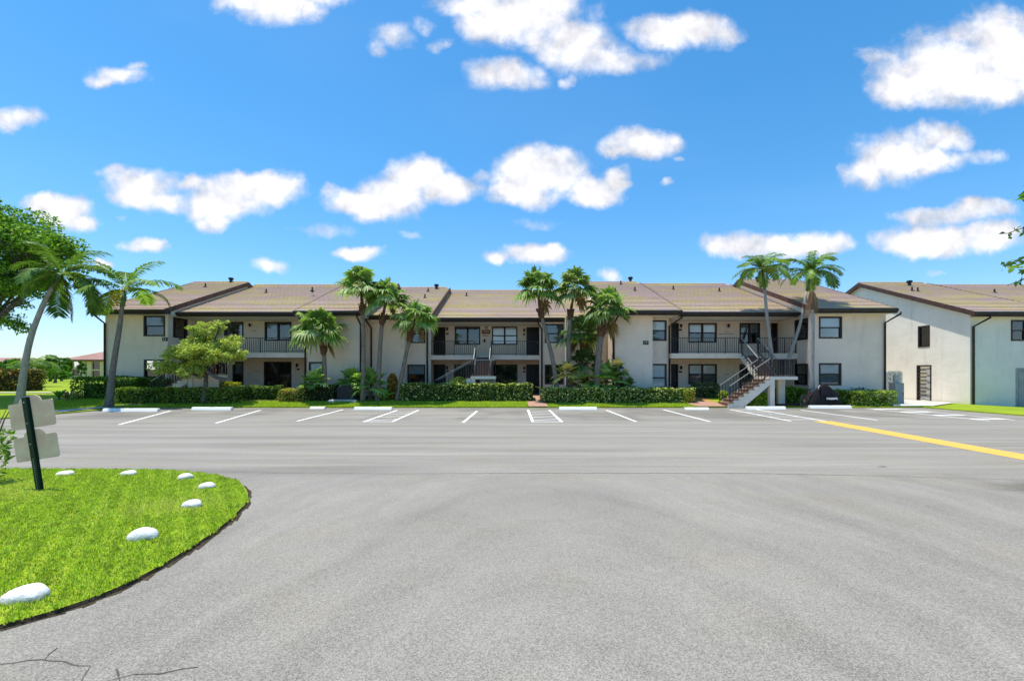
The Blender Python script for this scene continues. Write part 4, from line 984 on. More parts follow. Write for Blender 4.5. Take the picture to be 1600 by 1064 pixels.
broad_tree('shade_tree', 'large dense broadleaf tree filling the upper left edge', (PX(-60, Y), Y, 0), [(PX(-45, Y), Y, 4.0)],
  [(PX(-30, Y), Y, PZ(390, Y), 90*s, 90*s, 78*s), (PX(45, Y), Y-.5, PZ(402, Y), 66*s, 64*s, 58*s), (PX(84, Y), Y+.4, PZ(405, Y), 34*s, 40*s, 27*s), (PX(5, Y), Y-1.0, PZ(345, Y), 52*s, 50*s, 36*s), (PX(-5, Y), Y+.5, PZ(470, Y), 34*s, 50*s, 58*s), (PX(70, Y), Y-.3, PZ(378, Y), 40*s, 40*s, 34*s), (PX(-90, Y), Y, PZ(450, Y), 80*s, 80*s, 70*s)],
  44000, .20, [(.055, .13, .012), (.10, .20, .018), (.19, .30, .04), (.025, .06, .008)], [3, 3, 3, 1.6], .28, 30, .31)
Y = 25.3; s = Y/F
broad_tree('ornamental_tree', 'spreading yellow green ornamental tree in front of the left staircase', (PX(318, Y), Y, .2), [(PX(322, Y), Y, PZ(585, Y))],
  [(PX(330, Y), Y, PZ(545, Y), 44*s, 40*s, 24*s), (PX(360, Y), Y-.3, PZ(553, Y), 28*s, 28*s, 15*s), (PX(290, Y), Y-.2, PZ(562, Y), 34*s, 34*s, 22*s), (PX(262, Y), Y-.2, PZ(574, Y), 22*s, 26*s, 13*s), (PX(325, Y), Y, PZ(515, Y), 26*s, 24*s, 13*s), (PX(345, Y), Y, PZ(503, Y), 14*s, 10*s, 4*s), (PX(308, Y), Y-.5, PZ(582, Y), 26*s, 24*s, 10*s)],
  24000, .135, [(.27, .32, .06), (.38, .41, .11), (.16, .21, .04), (.45, .27, .07)], [4, 3, 2.5, .35], .12, 34, .42, shell=.2)
ot = [o for o in bpy.data.objects if o.name == 'ornamental_tree'][0]
MB().tube(bez([(PX(324, Y), Y-.1, PZ(584, Y)), (PX(332, Y), Y-.4, PZ(581, Y)), (PX(348, Y), Y-.5, PZ(590, Y)), (PX(370, Y), Y-.5, PZ(593, Y))], 12), [.12, .10, .08], 8).build('low_limb', M['treebark'], ot, True)
# tree whose branch tips enter at the right edge (the rest stands outside the picture)
broad_tree('shade_tree', 'leafy branch tips of a tree reaching in at the right edge', (13.2, 8.6, 0), [(13.0, 8.5, 2.6)],
  [(13.5, 8.3, 5.4, 2.6, 2.6, 1.9), (11.9, 7.2, 5.0, 1.5, 1.5, 1.2), (11.6, 8.5, 4.42, 1.05, .4, .22), (11.6, 8.5, 3.9, 1.15, .4, .18), (11.6, 8.6, 3.45, 1.1, .4, .12), (11.4, 8.3, 5.3, .95, .4, .2)],
  9000, .20, [(.035, .10, .012), (.06, .15, .015), (.09, .19, .02)], [3, 3, 2], .22, 18, .34)

rt = [o for o in bpy.data.objects if o.get('label', '').startswith('leafy branch tips')][0]
tw = MB(); pts = []
for (x, y, z, n_) in ((9.35, 8.5, PZ(366, 8.5), 34), (9.36, 8.55, PZ(414, 8.5), 46), (9.5, 8.6, PZ(446, 8.6), 16), (9.72, 8.4, PZ(292, 8.4), 12), (9.62, 8.5, PZ(425, 8.5), 22)):
    e = Vector((x, y, z)); r0 = Vector((11.3, 8.45, z+.35)); path = bez([r0, r0.lerp(e, .6)+Vector((0, 0, .10)), e], 8); tw.tube(path, [.022, .006], 5)
    for k in range(n_):
        t = random.uniform(.0, 1)**.7; q = e+Vector((t*.85-.02, random.gauss(0, .12), .14*t+random.gauss(0, .065))); pts.append(tuple(q))
tw.build('twig', M['treebark'], rt, True); pts = np.array(pts)
npmesh('foliage', leaf_quads(pts, .15, .4, .5), len(pts), pal(len(pts), [(.035, .085, .012), (.06, .13, .018), (.10, .18, .03)], [3, 3, 2]), M['leaf'], rt)
def hedge(name, label, x0, x1, y0, y1, z0, z1, colors, weights, dens=330, lsize=.12, cat='hedge', group=None, rough=.10, rnd=0.0):
    """clipped hedge: leaf shell round a dark twiggy core, following a slightly wavy outline"""
    vol = (x1-x0)*(z1-z0)+(x1-x0)*(y1-y0)+.8*(y1-y0)*(z1-z0); n = int(dens*vol*1.6)
    face = rng.choice(4, n, p=np.array([(x1-x0)*(z1-z0), (x1-x0)*(y1-y0)*1.15, .5*(y1-y0)*(z1-z0), .5*(y1-y0)*(z1-z0)])/((x1-x0)*(z1-z0)+(x1-x0)*(y1-y0)*1.15+(y1-y0)*(z1-z0)))
    u = rng.uniform(0, 1, (n, 3)); p = np.stack([x0+(x1-x0)*u[:, 0], y0+(y1-y0)*u[:, 1], z0+(z1-z0)*u[:, 2]], 1)
    dep = np.abs(rng.normal(0, 1, n))*.09-rough*.3
    p[face == 0, 1] = y0+dep[face == 0]; p[face == 1, 2] = z1-dep[face == 1]; p[face == 2, 0] = x0+dep[face == 2]; p[face == 3, 0] = x1-dep[face == 3]
    if rnd:
        c = np.array([(x0+x1)/2, (y0+y1)/2, z0]); h = np.array([(x1-x0)/2, (y1-y0)/2, z1-z0]); q = (p-c)/h
        L = np.linalg.norm(q, axis=1, keepdims=True); mxx = np.abs(q).max(axis=1, keepdims=True); p = c+q*((1-rnd)+rnd*mxx/np.maximum(L, 1e-6))*h
    p[:, 2] += (np.sin(p[:, 0]*3.1)+np.sin(p[:, 0]*7.7+1.3))*rough*.28*((p[:, 2]-z0)/(z1-z0)); p[:, 1] += np.sin(p[:, 0]*4.3+p[:, 2]*3)*rough*.35
    v = leaf_quads(p, lsize, .35, .55); c = pal(n, colors, weights, .25)
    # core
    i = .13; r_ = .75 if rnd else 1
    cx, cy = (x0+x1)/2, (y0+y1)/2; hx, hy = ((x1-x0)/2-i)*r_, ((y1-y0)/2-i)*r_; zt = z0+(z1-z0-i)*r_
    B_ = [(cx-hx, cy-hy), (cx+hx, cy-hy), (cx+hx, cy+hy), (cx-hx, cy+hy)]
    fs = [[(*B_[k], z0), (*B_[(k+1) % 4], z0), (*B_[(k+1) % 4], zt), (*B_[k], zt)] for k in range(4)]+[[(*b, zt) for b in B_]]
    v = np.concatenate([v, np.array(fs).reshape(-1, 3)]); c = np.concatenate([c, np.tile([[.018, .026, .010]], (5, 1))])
    o = npmesh(name, v, len(v)//4, c, M['leaf']); tag(o, label, cat, group); return o
DG = [(.05, .10, .016), (.085, .15, .02), (.15, .21, .035), (.40, .38, .15)]
def H(label, px0, px1, pt, pb, Y, depth, colors, weights, z0=None, **kw):
    x0, x1 = PX(px0, Y), PX(px1, Y); zb = (GZ((x0+x1)/2, Y+.3) if z0 is None else z0)-.03
    return hedge(kw.pop('name', 'hedge'), label, x0, x1, Y, Y+depth, zb, PZ(pt, Y), colors, weights, **kw)
GH = 'clipped hedges along the building front'
VAR = [(.035, .06, .013), (.085, .13, .024), (.20, .25, .045), (.70, .66, .28)]
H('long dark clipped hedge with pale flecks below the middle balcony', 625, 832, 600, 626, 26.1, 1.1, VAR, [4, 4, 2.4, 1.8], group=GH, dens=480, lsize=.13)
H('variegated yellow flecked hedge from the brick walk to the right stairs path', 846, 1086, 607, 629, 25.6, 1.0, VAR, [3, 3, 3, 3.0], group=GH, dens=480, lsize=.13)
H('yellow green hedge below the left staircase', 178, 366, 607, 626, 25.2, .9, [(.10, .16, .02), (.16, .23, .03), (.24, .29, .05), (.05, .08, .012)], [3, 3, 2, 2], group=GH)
H('dark low hedge between the ornamental tree and the colourful croton row', 366, 431, 604, 622, 26.2, .9, DG, [4, 3, 1, .2], group=GH)
H('colourful croton row with orange leaves under the left balcony', 431, 476, 607, 625, 25.7, .9, [(.10, .14, .02), (.32, .20, .05), (.42, .36, .08), (.16, .22, .04)], [2, 2, 2, 2], name='shrub', cat='shrub', rnd=.35)
H('dark purple based shrub below the shortest palm', 474, 520, 602, 624, 26.0, .9, [(.03, .045, .02), (.045, .06, .02), (.20, .24, .05)], [4, 3, 1], name='shrub', cat='shrub')
H('tall clipped hedge at the left end of the building', 108, 212, 589, 617, 26.4, 1.4, [(.05, .11, .014), (.09, .17, .02), (.18, .26, .04), (.03, .06, .01)], [3, 3, 1.5, 1], group=GH, rnd=.1)
H('clipped hedge running along the left wing wall towards the steps', 207, 262, 592, 612, 27.0, .5, DG, [3, 3, 1, .2], group=GH)
H('small square yellow topped shrub beside the left stair landing', 345, 368, 596, 615, 26.6, .6, [(.36, .33, .03), (.26, .27, .03), (.10, .14, .02)], [3, 2, 2], name='shrub', cat='shrub', rnd=.2)
H('orange and bronze croton between palms left of the dark hedge', 604, 618, 584, 616, 26.7, .8, [(.36, .18, .03), (.26, .09, .03), (.10, .16, .03), (.42, .30, .05)], [3, 2, 2, 2], name='shrub', cat='shrub', rnd=.6, lsize=.2)
H('rounded shrub beside the middle stairs rising above the dark hedge', 699, 733, 590, 606, 26.9, .8, DG, [3, 3, 2, .4], name='shrub', cat='shrub', rnd=.6)
H('bright lime shrub block at the end of the dark hedge by the walk', 816, 826, 600, 612, 27.6, .5, [(.28, .34, .03), (.22, .28, .03)], [1, 1], name='shrub', cat='shrub', rnd=.2)
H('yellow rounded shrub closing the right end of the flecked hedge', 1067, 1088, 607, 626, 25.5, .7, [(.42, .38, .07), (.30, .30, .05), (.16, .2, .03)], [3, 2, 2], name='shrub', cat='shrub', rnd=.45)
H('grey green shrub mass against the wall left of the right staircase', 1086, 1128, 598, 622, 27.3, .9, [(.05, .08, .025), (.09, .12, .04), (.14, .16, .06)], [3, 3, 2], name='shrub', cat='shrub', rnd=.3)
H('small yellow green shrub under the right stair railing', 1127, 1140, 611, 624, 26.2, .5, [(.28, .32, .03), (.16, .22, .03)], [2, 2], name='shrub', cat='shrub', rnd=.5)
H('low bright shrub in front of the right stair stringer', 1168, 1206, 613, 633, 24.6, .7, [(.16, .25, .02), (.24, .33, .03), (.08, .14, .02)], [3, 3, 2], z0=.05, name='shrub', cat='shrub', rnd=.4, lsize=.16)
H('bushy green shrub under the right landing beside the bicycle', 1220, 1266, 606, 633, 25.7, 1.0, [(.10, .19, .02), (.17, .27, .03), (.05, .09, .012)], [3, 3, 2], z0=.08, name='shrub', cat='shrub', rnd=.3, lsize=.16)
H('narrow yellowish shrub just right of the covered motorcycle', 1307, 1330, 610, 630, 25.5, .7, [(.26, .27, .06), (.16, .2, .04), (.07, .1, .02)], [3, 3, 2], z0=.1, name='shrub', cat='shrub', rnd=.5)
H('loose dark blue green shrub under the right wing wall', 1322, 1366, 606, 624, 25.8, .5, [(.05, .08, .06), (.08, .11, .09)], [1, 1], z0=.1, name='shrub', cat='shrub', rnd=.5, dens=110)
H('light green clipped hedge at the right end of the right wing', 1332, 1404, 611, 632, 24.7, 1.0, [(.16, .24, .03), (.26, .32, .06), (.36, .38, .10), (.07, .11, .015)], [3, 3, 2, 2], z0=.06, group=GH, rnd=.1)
# banana-like young plant by the walk
def blade_plant(label, px, py, Y, n, Lpx, cols, wide=.12):
    p = empty('broadleaf_plant'); tag(p, label, 'plant'); X = PX(px, Y); zg = GZ(X, Y); Q, C = [], []
    for k in range(n):
        az = k*2.4+.4; L = Lpx/F*Y*random.uniform(.7, 1.1); el = R(random.uniform(42, 80)); hz = np.array([math.cos(az), math.sin(az), 0])
        t = np.linspace(0, 1, 7); c = np.array([X, Y, zg])+hz*(L*np.cos(el)*t*(.6+.6*t))[:, None]+np.array([0, 0, 1.0])*(L*np.sin(el)*t*(1.15-.45*t))[:, None]
        sd = np.array([-math.sin(az), math.cos(az), .25]); wv = np.array([.12, .3, .8, 1, .9, .55, .04])*wide
        q, cc = strips(c[None], (wv[:, None]*sd)[None], np.array([random.choice(cols)])); Q.append(q); C.append(cc)
    Q = np.concatenate(Q); C = np.concatenate(C); npmesh('foliage', Q, len(Q)//4, C, M['leaf'], p)
    MB().tube([(X, Y, zg-.05), (X, Y, zg+.25)], [.06, .03], 7).build('stem', M['bark'], p)
blade_plant('bright broad leaved plant beside the brick walk and curved palm', 858, 605, 26.9, 10, 34, [(.22, .34, .04), (.15, .26, .03)])
blade_plant('small leafy plant at the foot of the straight tall palm', 883, 606, 27.0, 8, 18, [(.20, .30, .03), (.12, .2, .03)], .09)
blade_plant('spreading bright green plant right of the large fan palm clump', 600, 612, 26.3, 14, 30, [(.16, .28, .03), (.24, .36, .05)], .10)
blade_plant('leafy shrublet on the lawn left of the tall end hedge', 92, 622, 26.2, 12, 24, [(.07, .14, .02), (.11, .2, .02)], .09)
blade_plant('reddish leafy shrublet beside the tall end hedge', 105, 622, 26.0, 10, 20, [(.09, .16, .02), (.22, .12, .04)], .08)
# background planting on the left lawn
H('dark red and yellow croton row on the far left lawn', -30, 29, 580, 610, 34, 2.0, [(.10, .05, .025), (.05, .05, .02), (.34, .24, .05), (.10, .12, .02)], [3, 3, 2, 1], name='shrub', cat='shrub', rough=.25, lsize=.22, dens=120)
p = empty('feather_palm'); tag(p, 'short bushy palm on the lawn behind the leaning palm trunk', 'palm tree')
Y = 44; trunk('trunk', p, [(PX(52, Y), Y, .3), (PX(53, Y), Y, 1.4), (PX(54, Y), Y, PZ(575, Y))], .2, .16, M['bark'])
feather_crown(p, (PX(54, Y), Y, PZ(572, Y)), 36/F*Y, 22, 1.0, -30, 70, curl=1.9, nl=30)
def bgtree(label, px, pt, pb, Y, wpx, cols, wts, n=2600, ls=.5):
    s = Y/F; X = PX(px, Y); zt = PZ(pt, Y); zb = GZ(X, Y); h = zt-zb
    broad_tree('garden_tree', label, (X, Y, zb), [(X, Y, zb+h*.3)], [(X, Y, zb+h*.62, wpx*s, wpx*s, h*.34), (X+wpx*s*.45, Y+.5, zb+h*.5, wpx*s*.6, wpx*s*.6, h*.3), (X-wpx*s*.5, Y-.4, zb+h*.48, wpx*s*.6, wpx*s*.6, h*.3)], n, ls, cols, wts, .16, 14, .4, 'garden trees beyond the left lawn')
G2 = [(.03, .085, .014), (.05, .12, .016), (.08, .16, .02)]
bgtree('rounded garden tree just right of the short bushy palm', 78, 556, 597, 70, 18, G2, [2, 3, 2])
bgtree('dark garden tree in front of the far ochre building', 96, 556, 596, 76, 11, G2, [3, 3, 1])
bgtree('low light green garden tree below the far terracotta roof', 86, 574, 600, 60, 14, [(.07, .16, .02), (.10, .2, .02)], [1, 1], 1800, .35)
bgtree('broad garden tree left of the leaning palm trunk', 12, 558, 598, 66, 26, G2, [2, 3, 3])
bgtree('pale garden tree far left beyond the croton row', 30, 566, 598, 58, 14, [(.09, .18, .03), (.12, .22, .03)], [1, 1], 1800, .35)
bgtree('slim tree before the far ochre building wall', 127, 560, 590, 88, 4, G2, [2, 2, 1], 900, .4)
n = 6000; pts = np.stack([rng.uniform(-420, -120, n), rng.uniform(210, 235, n), rng.uniform(.2, 1, n)**.8*9*(0.75+.25*np.sin(rng.uniform(0, 6, n)))], 1)
o = npmesh('treeline', leaf_quads(pts, 2.6, .2, .8), n, pal(n, [(.03, .07, .02), (.05, .1, .025), (.07, .12, .03)], [1, 1, 1]), M['leaf']); tag(o, kind='stuff', label='distant line of green trees beyond the far left lawn', cat='trees')
n = 5000; pts = np.stack([rng.uniform(-70, 70, n), rng.uniform(-48, -42, n), rng.uniform(0, 1, n)*(6+2.5*np.sin(rng.uniform(-70, 70, n)))], 1)
o = npmesh('treeline', leaf_quads(pts, 2.2, .2, .8), n, pal(n, [(.03, .07, .02), (.05, .1, .025), (.07, .12, .03)], [1, 1, 1]), M['leaf']); tag(o, kind='stuff', label='green trees across the road reflected in the windows', cat='trees')
# shrub whose twigs reach in at the left edge
Y = 7.4; pts = ell_points(420, [(PX(-16, Y), Y, PZ(690, Y), .30, .35, .36), (PX(-30, Y), Y, PZ(720, Y), .3, .4, .4)], .2)
p = empty('shrub'); tag(p, 'light green shrub twigs at the left edge behind the sign', 'shrub')
npmesh('foliage', leaf_quads(pts, .13, .1, .34), 420, pal(420, [(.12, .2, .03), (.2, .28, .06), (.07, .13, .02)], [1, 1, 1]), M['leaf'], p)
m = MB()
for k in range(7): m.tube([(PX(-30, Y), Y, .02), (PX(-22+k*3, Y), Y+.05*k-.2, .6+.08*k), (PX(-16+k*3, Y), Y+.06*k-.2, 1.0+.05*k)], [.014, .01, .004], 5)
m.build('stem', M['treebark'], p)

# ------------------------------------------------------------------ grass island in the foreground
ISL = [(-30, 8.9), (-12, 8.7), (-9.8, 8.58), (-8, 8.55), (-6.7, 8.5), (-5.9, 8.32), (-5.2, 8.0), (-4.55, 7.5), (-4.1, 6.96), (-3.78, 6.4), (-3.55, 5.7), (-3.42, 5.1), (-3.35, 4.5), (-3.33, 3.95), (-3.42, 3.6), (-3.62, 3.3), (-4.2, 2.9), (-6, 2.3), (-10, 1.6), (-30, 0)]
def chaik(p, n=2):
    for _ in range(n):
        q = []
        for a, b in zip(p, p[1:]+p[:1]): q += [(a[0]*.75+b[0]*.25, a[1]*.75+b[1]*.25), (a[0]*.25+b[0]*.75, a[1]*.25+b[1]*.75)]
        p = q
    return p
isl = chaik(ISL)
m = MB(); m.face([(x, y, .034) for x, y in isl])
o = m.build('grass_island', M['lawn']); tag(o, kind='structure')
m = MB()
cen = (-8.0, 5.5)
for (a, b) in zip(isl, isl[1:]+isl[:1]):
    out = lambda p, k: (p[0]+(p[0]-cen[0])/max(math.dist(p, cen), .01)*k, p[1]+(p[1]-cen[1])/max(math.dist(p, cen), .01)*k)
    a2, b2 = out(a, .014), out(b, .014)
    m.face([(*a, .035), (*b, .035), (*b2, .002), (*a2, .002)]); q1 = out(a, random.uniform(.03, .07)); q2 = out(b, random.uniform(.02, .09)); m.face([(*a2, .0036), (*b2, .0036), (*q2, .0036), (*q1, .0036)])
o = m.build('grass_edge', M['darksoil']); tag(o, kind='structure')
m = MB(); m.face([(13.9+2.1*math.cos(t*.2094), 8.7+2.6*math.sin(t*.2094), .034) for t in range(30)]); o = m.build('grass_island', M['lawn']); tag(o, kind='structure')
def inside(P_, x, y):
    c = np.zeros(len(x), bool); n = len(P_)
    for i in range(n):
        x0, y0 = P_[i]; x1, y1 = P_[i-1]
        hit = ((y0 > y) != (y1 > y)); xi = (x1-x0)*(y-y0)/((y1-y0) if y1 != y0 else 1e-9)+x0
        c ^= hit & (x < xi)
    return c
def blades(name, x, y, z, h, wd, cols):
    n = len(x); az = rng.uniform(0, 6.283, n); ln = rng.uniform(.1, .9, n)*h; hh = h*rng.uniform(.55, 1.2, n)
    b = np.stack([x, y, z], 1); s = np.stack([-np.sin(az), np.cos(az), np.zeros(n)], 1)*(wd*rng.uniform(.7, 1.3, n))[:, None]/2
    tip = b+np.stack([np.cos(az)*ln, np.sin(az)*ln, hh], 1)
    v = np.stack([b-s, b+s, tip], 1).reshape(-1, 3)
    o = npmesh(name, v, n, cols, M['blade'], None, 3); o['kind'] = 'stuff'; return o
n = 420000; x = rng.uniform(-11.5, -3.2, n); y = rng.uniform(2.0, 8.8, n)
ok = inside(isl, x, y) & (x/np.maximum(y, .1) > -1.32); x, y = x[ok], y[ok]; n = len(x); jit = np.abs(np.sin(x*9+y*7))*np.sin(x*23+y*17)*.03; x = x+jit+rng.normal(0, .012, n); y = y+jit+rng.normal(0, .012, n)
nz = np.sin(x*2.1+np.sin(y*1.7)*1.5)+np.sin(y*2.9+x*.8)*.7+rng.normal(0, .5, n)
c = pal(n, [(.25, .36, .022), (.33, .43, .035), (.43, .50, .07), (.13, .22, .014)], [3, 3, 2, 2.0], .3)
dry = (nz > 1.1) & (rng.uniform(0, 1, n) < .6); tu = (np.sin(x*31+np.sin(y*27)*2)*np.sin(y*37+np.sin(x*23)*2)); c *= (1+.30*tu)[:, None]; c[dry] = pal(int(dry.sum()), [(.44, .48, .09), (.50, .47, .15)], [1, 1])
o = blades('grass', x, y, np.full(n, .03), .033, .012, c); tag(o, 'bright mown grass on the rounded island in the foreground', 'grass')
n = 110000; x = rng.uniform(-26, 23, n); y = 24.36+np.abs(rng.normal(0, 1, n))*1.0
ok = (y < 27.2) & ~((x > .9) & (x < 2)) & ~((x > 10) & (x < 22.4)) & ~((x > 2) & (y > 25.7)) & ~((x > -7) & (x < 1) & (y > 26.1)) & ~((x < -7) & (y > 26)); x, y = x[ok], y[ok]; n = len(x)
o = blades('grass', x, y, gz(x, y)-.005, .075, .035, pal(n, [(.24, .34, .02), (.32, .41, .03), (.40, .46, .05)], [2, 3, 2])); tag(o, 'bright grass strip between the parking stalls and the hedges', 'grass')

# ------------------------------------------------------------------ small things
def rock(px, py, wpx, hpx, label):
    Y = GY(py, .05); X = PX(px, Y); rx = wpx/2/F*Y*.80; hz = hpx/F*Y*.64; me = MB()
    prof = [(1.04, -.25), (1.0, .0), (.97, .25), (.86, .55), (.66, .80), (.38, .96), (.0, 1.0)]
    seed = random.uniform(0, 6); i0 = len(me.v)
    me.lathe([(r, z) for r, z in prof], (0, 0, 0), 22)
    sq = random.uniform(.7, .85); rot = random.uniform(-.25, .25)
    vv = []
    for (x, y, z) in me.v:
        k = 1+.10*math.sin(3*math.atan2(y, x)+seed)+.06*math.sin(5*math.atan2(y, x)+seed*2+z*2)+.03*math.sin(9*math.atan2(y, x)+z*6); sl_ = 1+.12*x
        x2, y2 = x*k*rx, y*k*rx*sq; vv.append((x2*math.cos(rot)-y2*math.sin(rot), x2*math.sin(rot)+y2*math.cos(rot), z*hz*sl_))
    me.v = vv
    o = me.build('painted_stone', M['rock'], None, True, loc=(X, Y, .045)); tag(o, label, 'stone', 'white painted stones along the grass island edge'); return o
rock(42, 930, 76, 25, 'largest white painted stone nearest the bottom left corner')
rock(223, 838, 54, 22, 'big white painted stone second nearest along the curved kerb')
rock(301, 789, 37, 14, 'white painted stone left of the far bend of the grass edge')
rock(324, 760, 31, 11, 'white painted stone at the far right bend of the grass')
rock(289, 746, 28, 11, 'white painted stone left of and just behind the bend stone')
rock(202, 740, 29, 9, 'white painted stone alone midway along the far grass edge')
rock(103, 740, 30, 8, 'white painted stone nearest the green sign post')
# sign seen from behind
Y = 7.05; S = empty('sign_post', (PX(65, Y), Y, .04)); tag(S, 'green sign post leaning left with two blank cream sign backs', 'sign')
S.rotation_euler = (0, R(-9.0), 0)
L = 1.46
m = MB(); m.box(-.035, .035, -.055, -.05, -.25, L); m.box(-.035, -.030, -.05, -.02, -.25, L); m.box(.030, .035, -.05, -.02, -.25, L); m.box(-.06, -.035, -.024, -.02, -.25, L); m.box(.035, .06, -.024, -.02, -.25, L)
post = m.build('post', M['green'], S)
hl = MB()
for k in range(14): hl.tube([(0, -.0555, .03+k*.035), (0, -.058, .03+k*.035)], .009, 6)
for k in range(3): hl.tube([(0, -.0555, .72+k*.33), (0, -.064, .72+k*.33)], .012, 6)
hl.build('bolt', M['railtop'], post)
def signboard(zc, w_, h_, dx):
    a = w_/2; pts = [(-a+.03, -h_/2), (a-.03, -h_/2), (a-.008, -h_/2+.01), (a, -h_/2+.035), (a, h_/2-.11), (a-.012, h_/2-.09), (a-.17, h_/2-.09)]
    n = 10
    for k in range(1, n): t = k/n; ang = math.pi*t; pts.append((math.cos(ang)*(a-.17)*.98, h_/2-.09+math.sin(ang)**.85*.105))
    pts += [(-a+.17, h_/2-.09), (-a+.012, h_/2-.09), (-a, h_/2-.11), (-a, -h_/2+.035), (-a+.008, -h_/2+.01)]
    m = MB(); m.prism([(x+dx, z+zc) for x, z in pts], 'y', -.018, -.004)
    return m.build('sign_board', M['cream'], S)
signboard(1.22, .70, .50, .05); signboard(.70, .68, .47, .04)
# wheel stops
def wheelstop(px0, px1, py0, py1, label, rz=0.0):
    Y = GY(py1); x0, x1 = PX(px0, Y), PX(px1, Y); h = min(.17, max(.10, (py1-py0)/F*Y*.7)); L = x1-x0
    o = empty('wheel_stop', ((x0+x1)/2, Y+.1, 0)); tag(o, label, 'wheel stop', 'white concrete wheel stops at the heads of the stalls')
    m = MB(); m.prism([(-.14, .0), (.14, .0), (.085, h*.75), (.06, h), (-.06, h), (-.085, h*.75)], 'x', -L/2, L/2)
    m.build('block', M['white'], o, bevel=.015)
    q = MB()
    for k in range(3 if L > 1.2 else 0): q.box(-.10+k*.075, -.055+k*.075, -.052, .02, h+.001, h+.003)
    if L > 1.2: q.build('stencil', M['patch'], o)
    return o
wheelstop(160, 246, 636, 643, 'long white wheel stop at the far left stall by the fruiting palm')
wheelstop(299, 361, 634, 641, 'white wheel stop in front of the hedge under the left stairs')
wheelstop(405, 428, 631, 634, 'low white kerb stone end right of the left stair hedge')
wheelstop(484, 507, 634, 639, 'short white wheel stop below the shortest palm')
wheelstop(553, 612, 634, 640.5, 'white wheel stop at the head of the left hatched aisle')
wheelstop(874, 933, 634, 640.5, 'white wheel stop just right of the brick walk')
wheelstop(1071, 1108, 635, 640.5, 'short white wheel stop left of the right staircase foot')
wheelstop(1167, 1228, 633, 640, 'white wheel stop below the right stair landing')
wheelstop(1266, 1331, 631.5, 638.5, 'white wheel stop in front of the covered motorcycle')
wheelstop(1397, 1459, 628.5, 636.5, 'white wheel stop at the concrete pad by the neighbour building')
# air conditioner
Y = 26.2; x0, x1 = PX(527, Y), PX(553, Y); zb = GZ((x0+x1)/2, Y)
A_ = empty('air_conditioner', ((x0+x1)/2, Y+.45, zb)); tag(A_, 'dark boxy outdoor air conditioner on a concrete pad by the left wall', 'air conditioner')
w_ = (x1-x0)/2
MB().box(-w_, w_, -w_, w_, .08, .82).build('casing', M['acdark'], A_, bevel=.03)
gr = MB()
for k in range(14): gr.box(-w_*.9, w_*.9, -w_-.012, -w_-.003, .13+k*.047, .155+k*.047)
gr.build('grille', M['black'], A_); MB().lathe([(w_*.8, .822), (w_*.8, .86), (w_*.2, .875), (0, .875)], (0, 0, 0), 18).build('fan_guard', M['black'], A_)
MB().box(-w_-.25, w_+.12, -w_-.2, w_+.1, -.1, .075).build('pad', M['concrete'], A_)
def pebble(px, py, wpx, label, Y=25.9):
    X = PX(px, Y); r_ = wpx/2/F*Y
    o = MB().lathe([(r_*1.0, -.06), (r_, .03), (r_*.75, .1), (r_*.3, .13), (0, .135)], (0, 0, 0), 12).build('stone', M['concrete'], None, True, loc=(X, Y, GZ(X, Y))); o.scale = (1, .6, 1); o.rotation_euler = (.1, -.15, .3); tag(o, label, 'stone')
pebble(553, 618, 11, 'pale flat stone beside the air conditioner pad'); pebble(518, 621, 14, 'pale flat stone left of the air conditioner pad')
pebble(1030, 607, 7, 'unused pale stone') if False else None
# lamp post
Y = 26.2; X = PX(970.5, Y); zb = GZ(X, Y)
LP = empty('lamp_post', (X, Y, zb)); tag(LP, 'black garden lamp post with lantern in front of the palm clumps', 'lamp')
zt = PZ(574, Y)-zb
MB().lathe([(.10, -.05), (.10, .08), (.06, .14), (.045, .3), (.045, zt-.35), (.06, zt-.33), (.06, zt-.30), (.03, zt-.27)], (0, 0, 0), 12).build('post', M['black'], LP, True)
MB().lathe([(.07, zt-.26), (.11, zt-.06), (.0, zt-.05)], (0, 0, 0), 8).build('lantern_glass', M['railtop'], LP)
MB().lathe([(.17, zt-.07), (.15, zt-.01), (.08, zt+.06), (.02, zt+.09), (.015, zt+.14), (0, zt+.15)], (0, 0, 0), 10).build('lantern_cap', M['black'], LP, True)
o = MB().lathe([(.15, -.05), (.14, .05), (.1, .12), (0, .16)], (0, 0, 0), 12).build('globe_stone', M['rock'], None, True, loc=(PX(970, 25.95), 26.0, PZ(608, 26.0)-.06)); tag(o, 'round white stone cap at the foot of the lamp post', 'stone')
# bicycle
Y = 24.45; bx = PX(1257, Y); BK = empty('bicycle', (bx, Y, .04), R(14)); tag(BK, 'bicycle parked between the bushy shrub and the pale palm trunk', 'bicycle')
def wheel(cx):
    r_ = .335; m = MB(); n = 28
    pts = [(cx+r_*math.cos(6.2832*k/n), 0, r_+.0+r_*math.sin(6.2832*k/n)) for k in range(n+1)]
    m.tube(pts, .022, 7, False); w = m.build('wheel', M['black'], BK, True)
    q = MB(); pts = [(cx+(r_-.03)*math.cos(6.2832*k/n), 0, r_+(r_-.03)*math.sin(6.2832*k/n)) for k in range(n+1)]; q.tube(pts, .011, 5, False); q.build('rim', M['railtop'], w, True)
    q = MB()
    for k in range(18): a = 6.2832*k/18; q.tube([(cx, .02*(-1)**k, r_), (cx+(r_-.03)*math.cos(a), 0, r_+(r_-.03)*math.sin(a))], .003, 4)
    q.tube([(cx, -.04, r_), (cx, .04, r_)], .022, 8); q.build('spokes', M['railtop'], w)
wheel(0); wheel(1.02)
red = simple('red_frame', (.30, .03, .02), .4, .1)
m = MB(); bb = (.44, 0, .30); st_ = (.36, 0, .78); hd = (.86, 0, .80); hb = (.90, 0, .62)
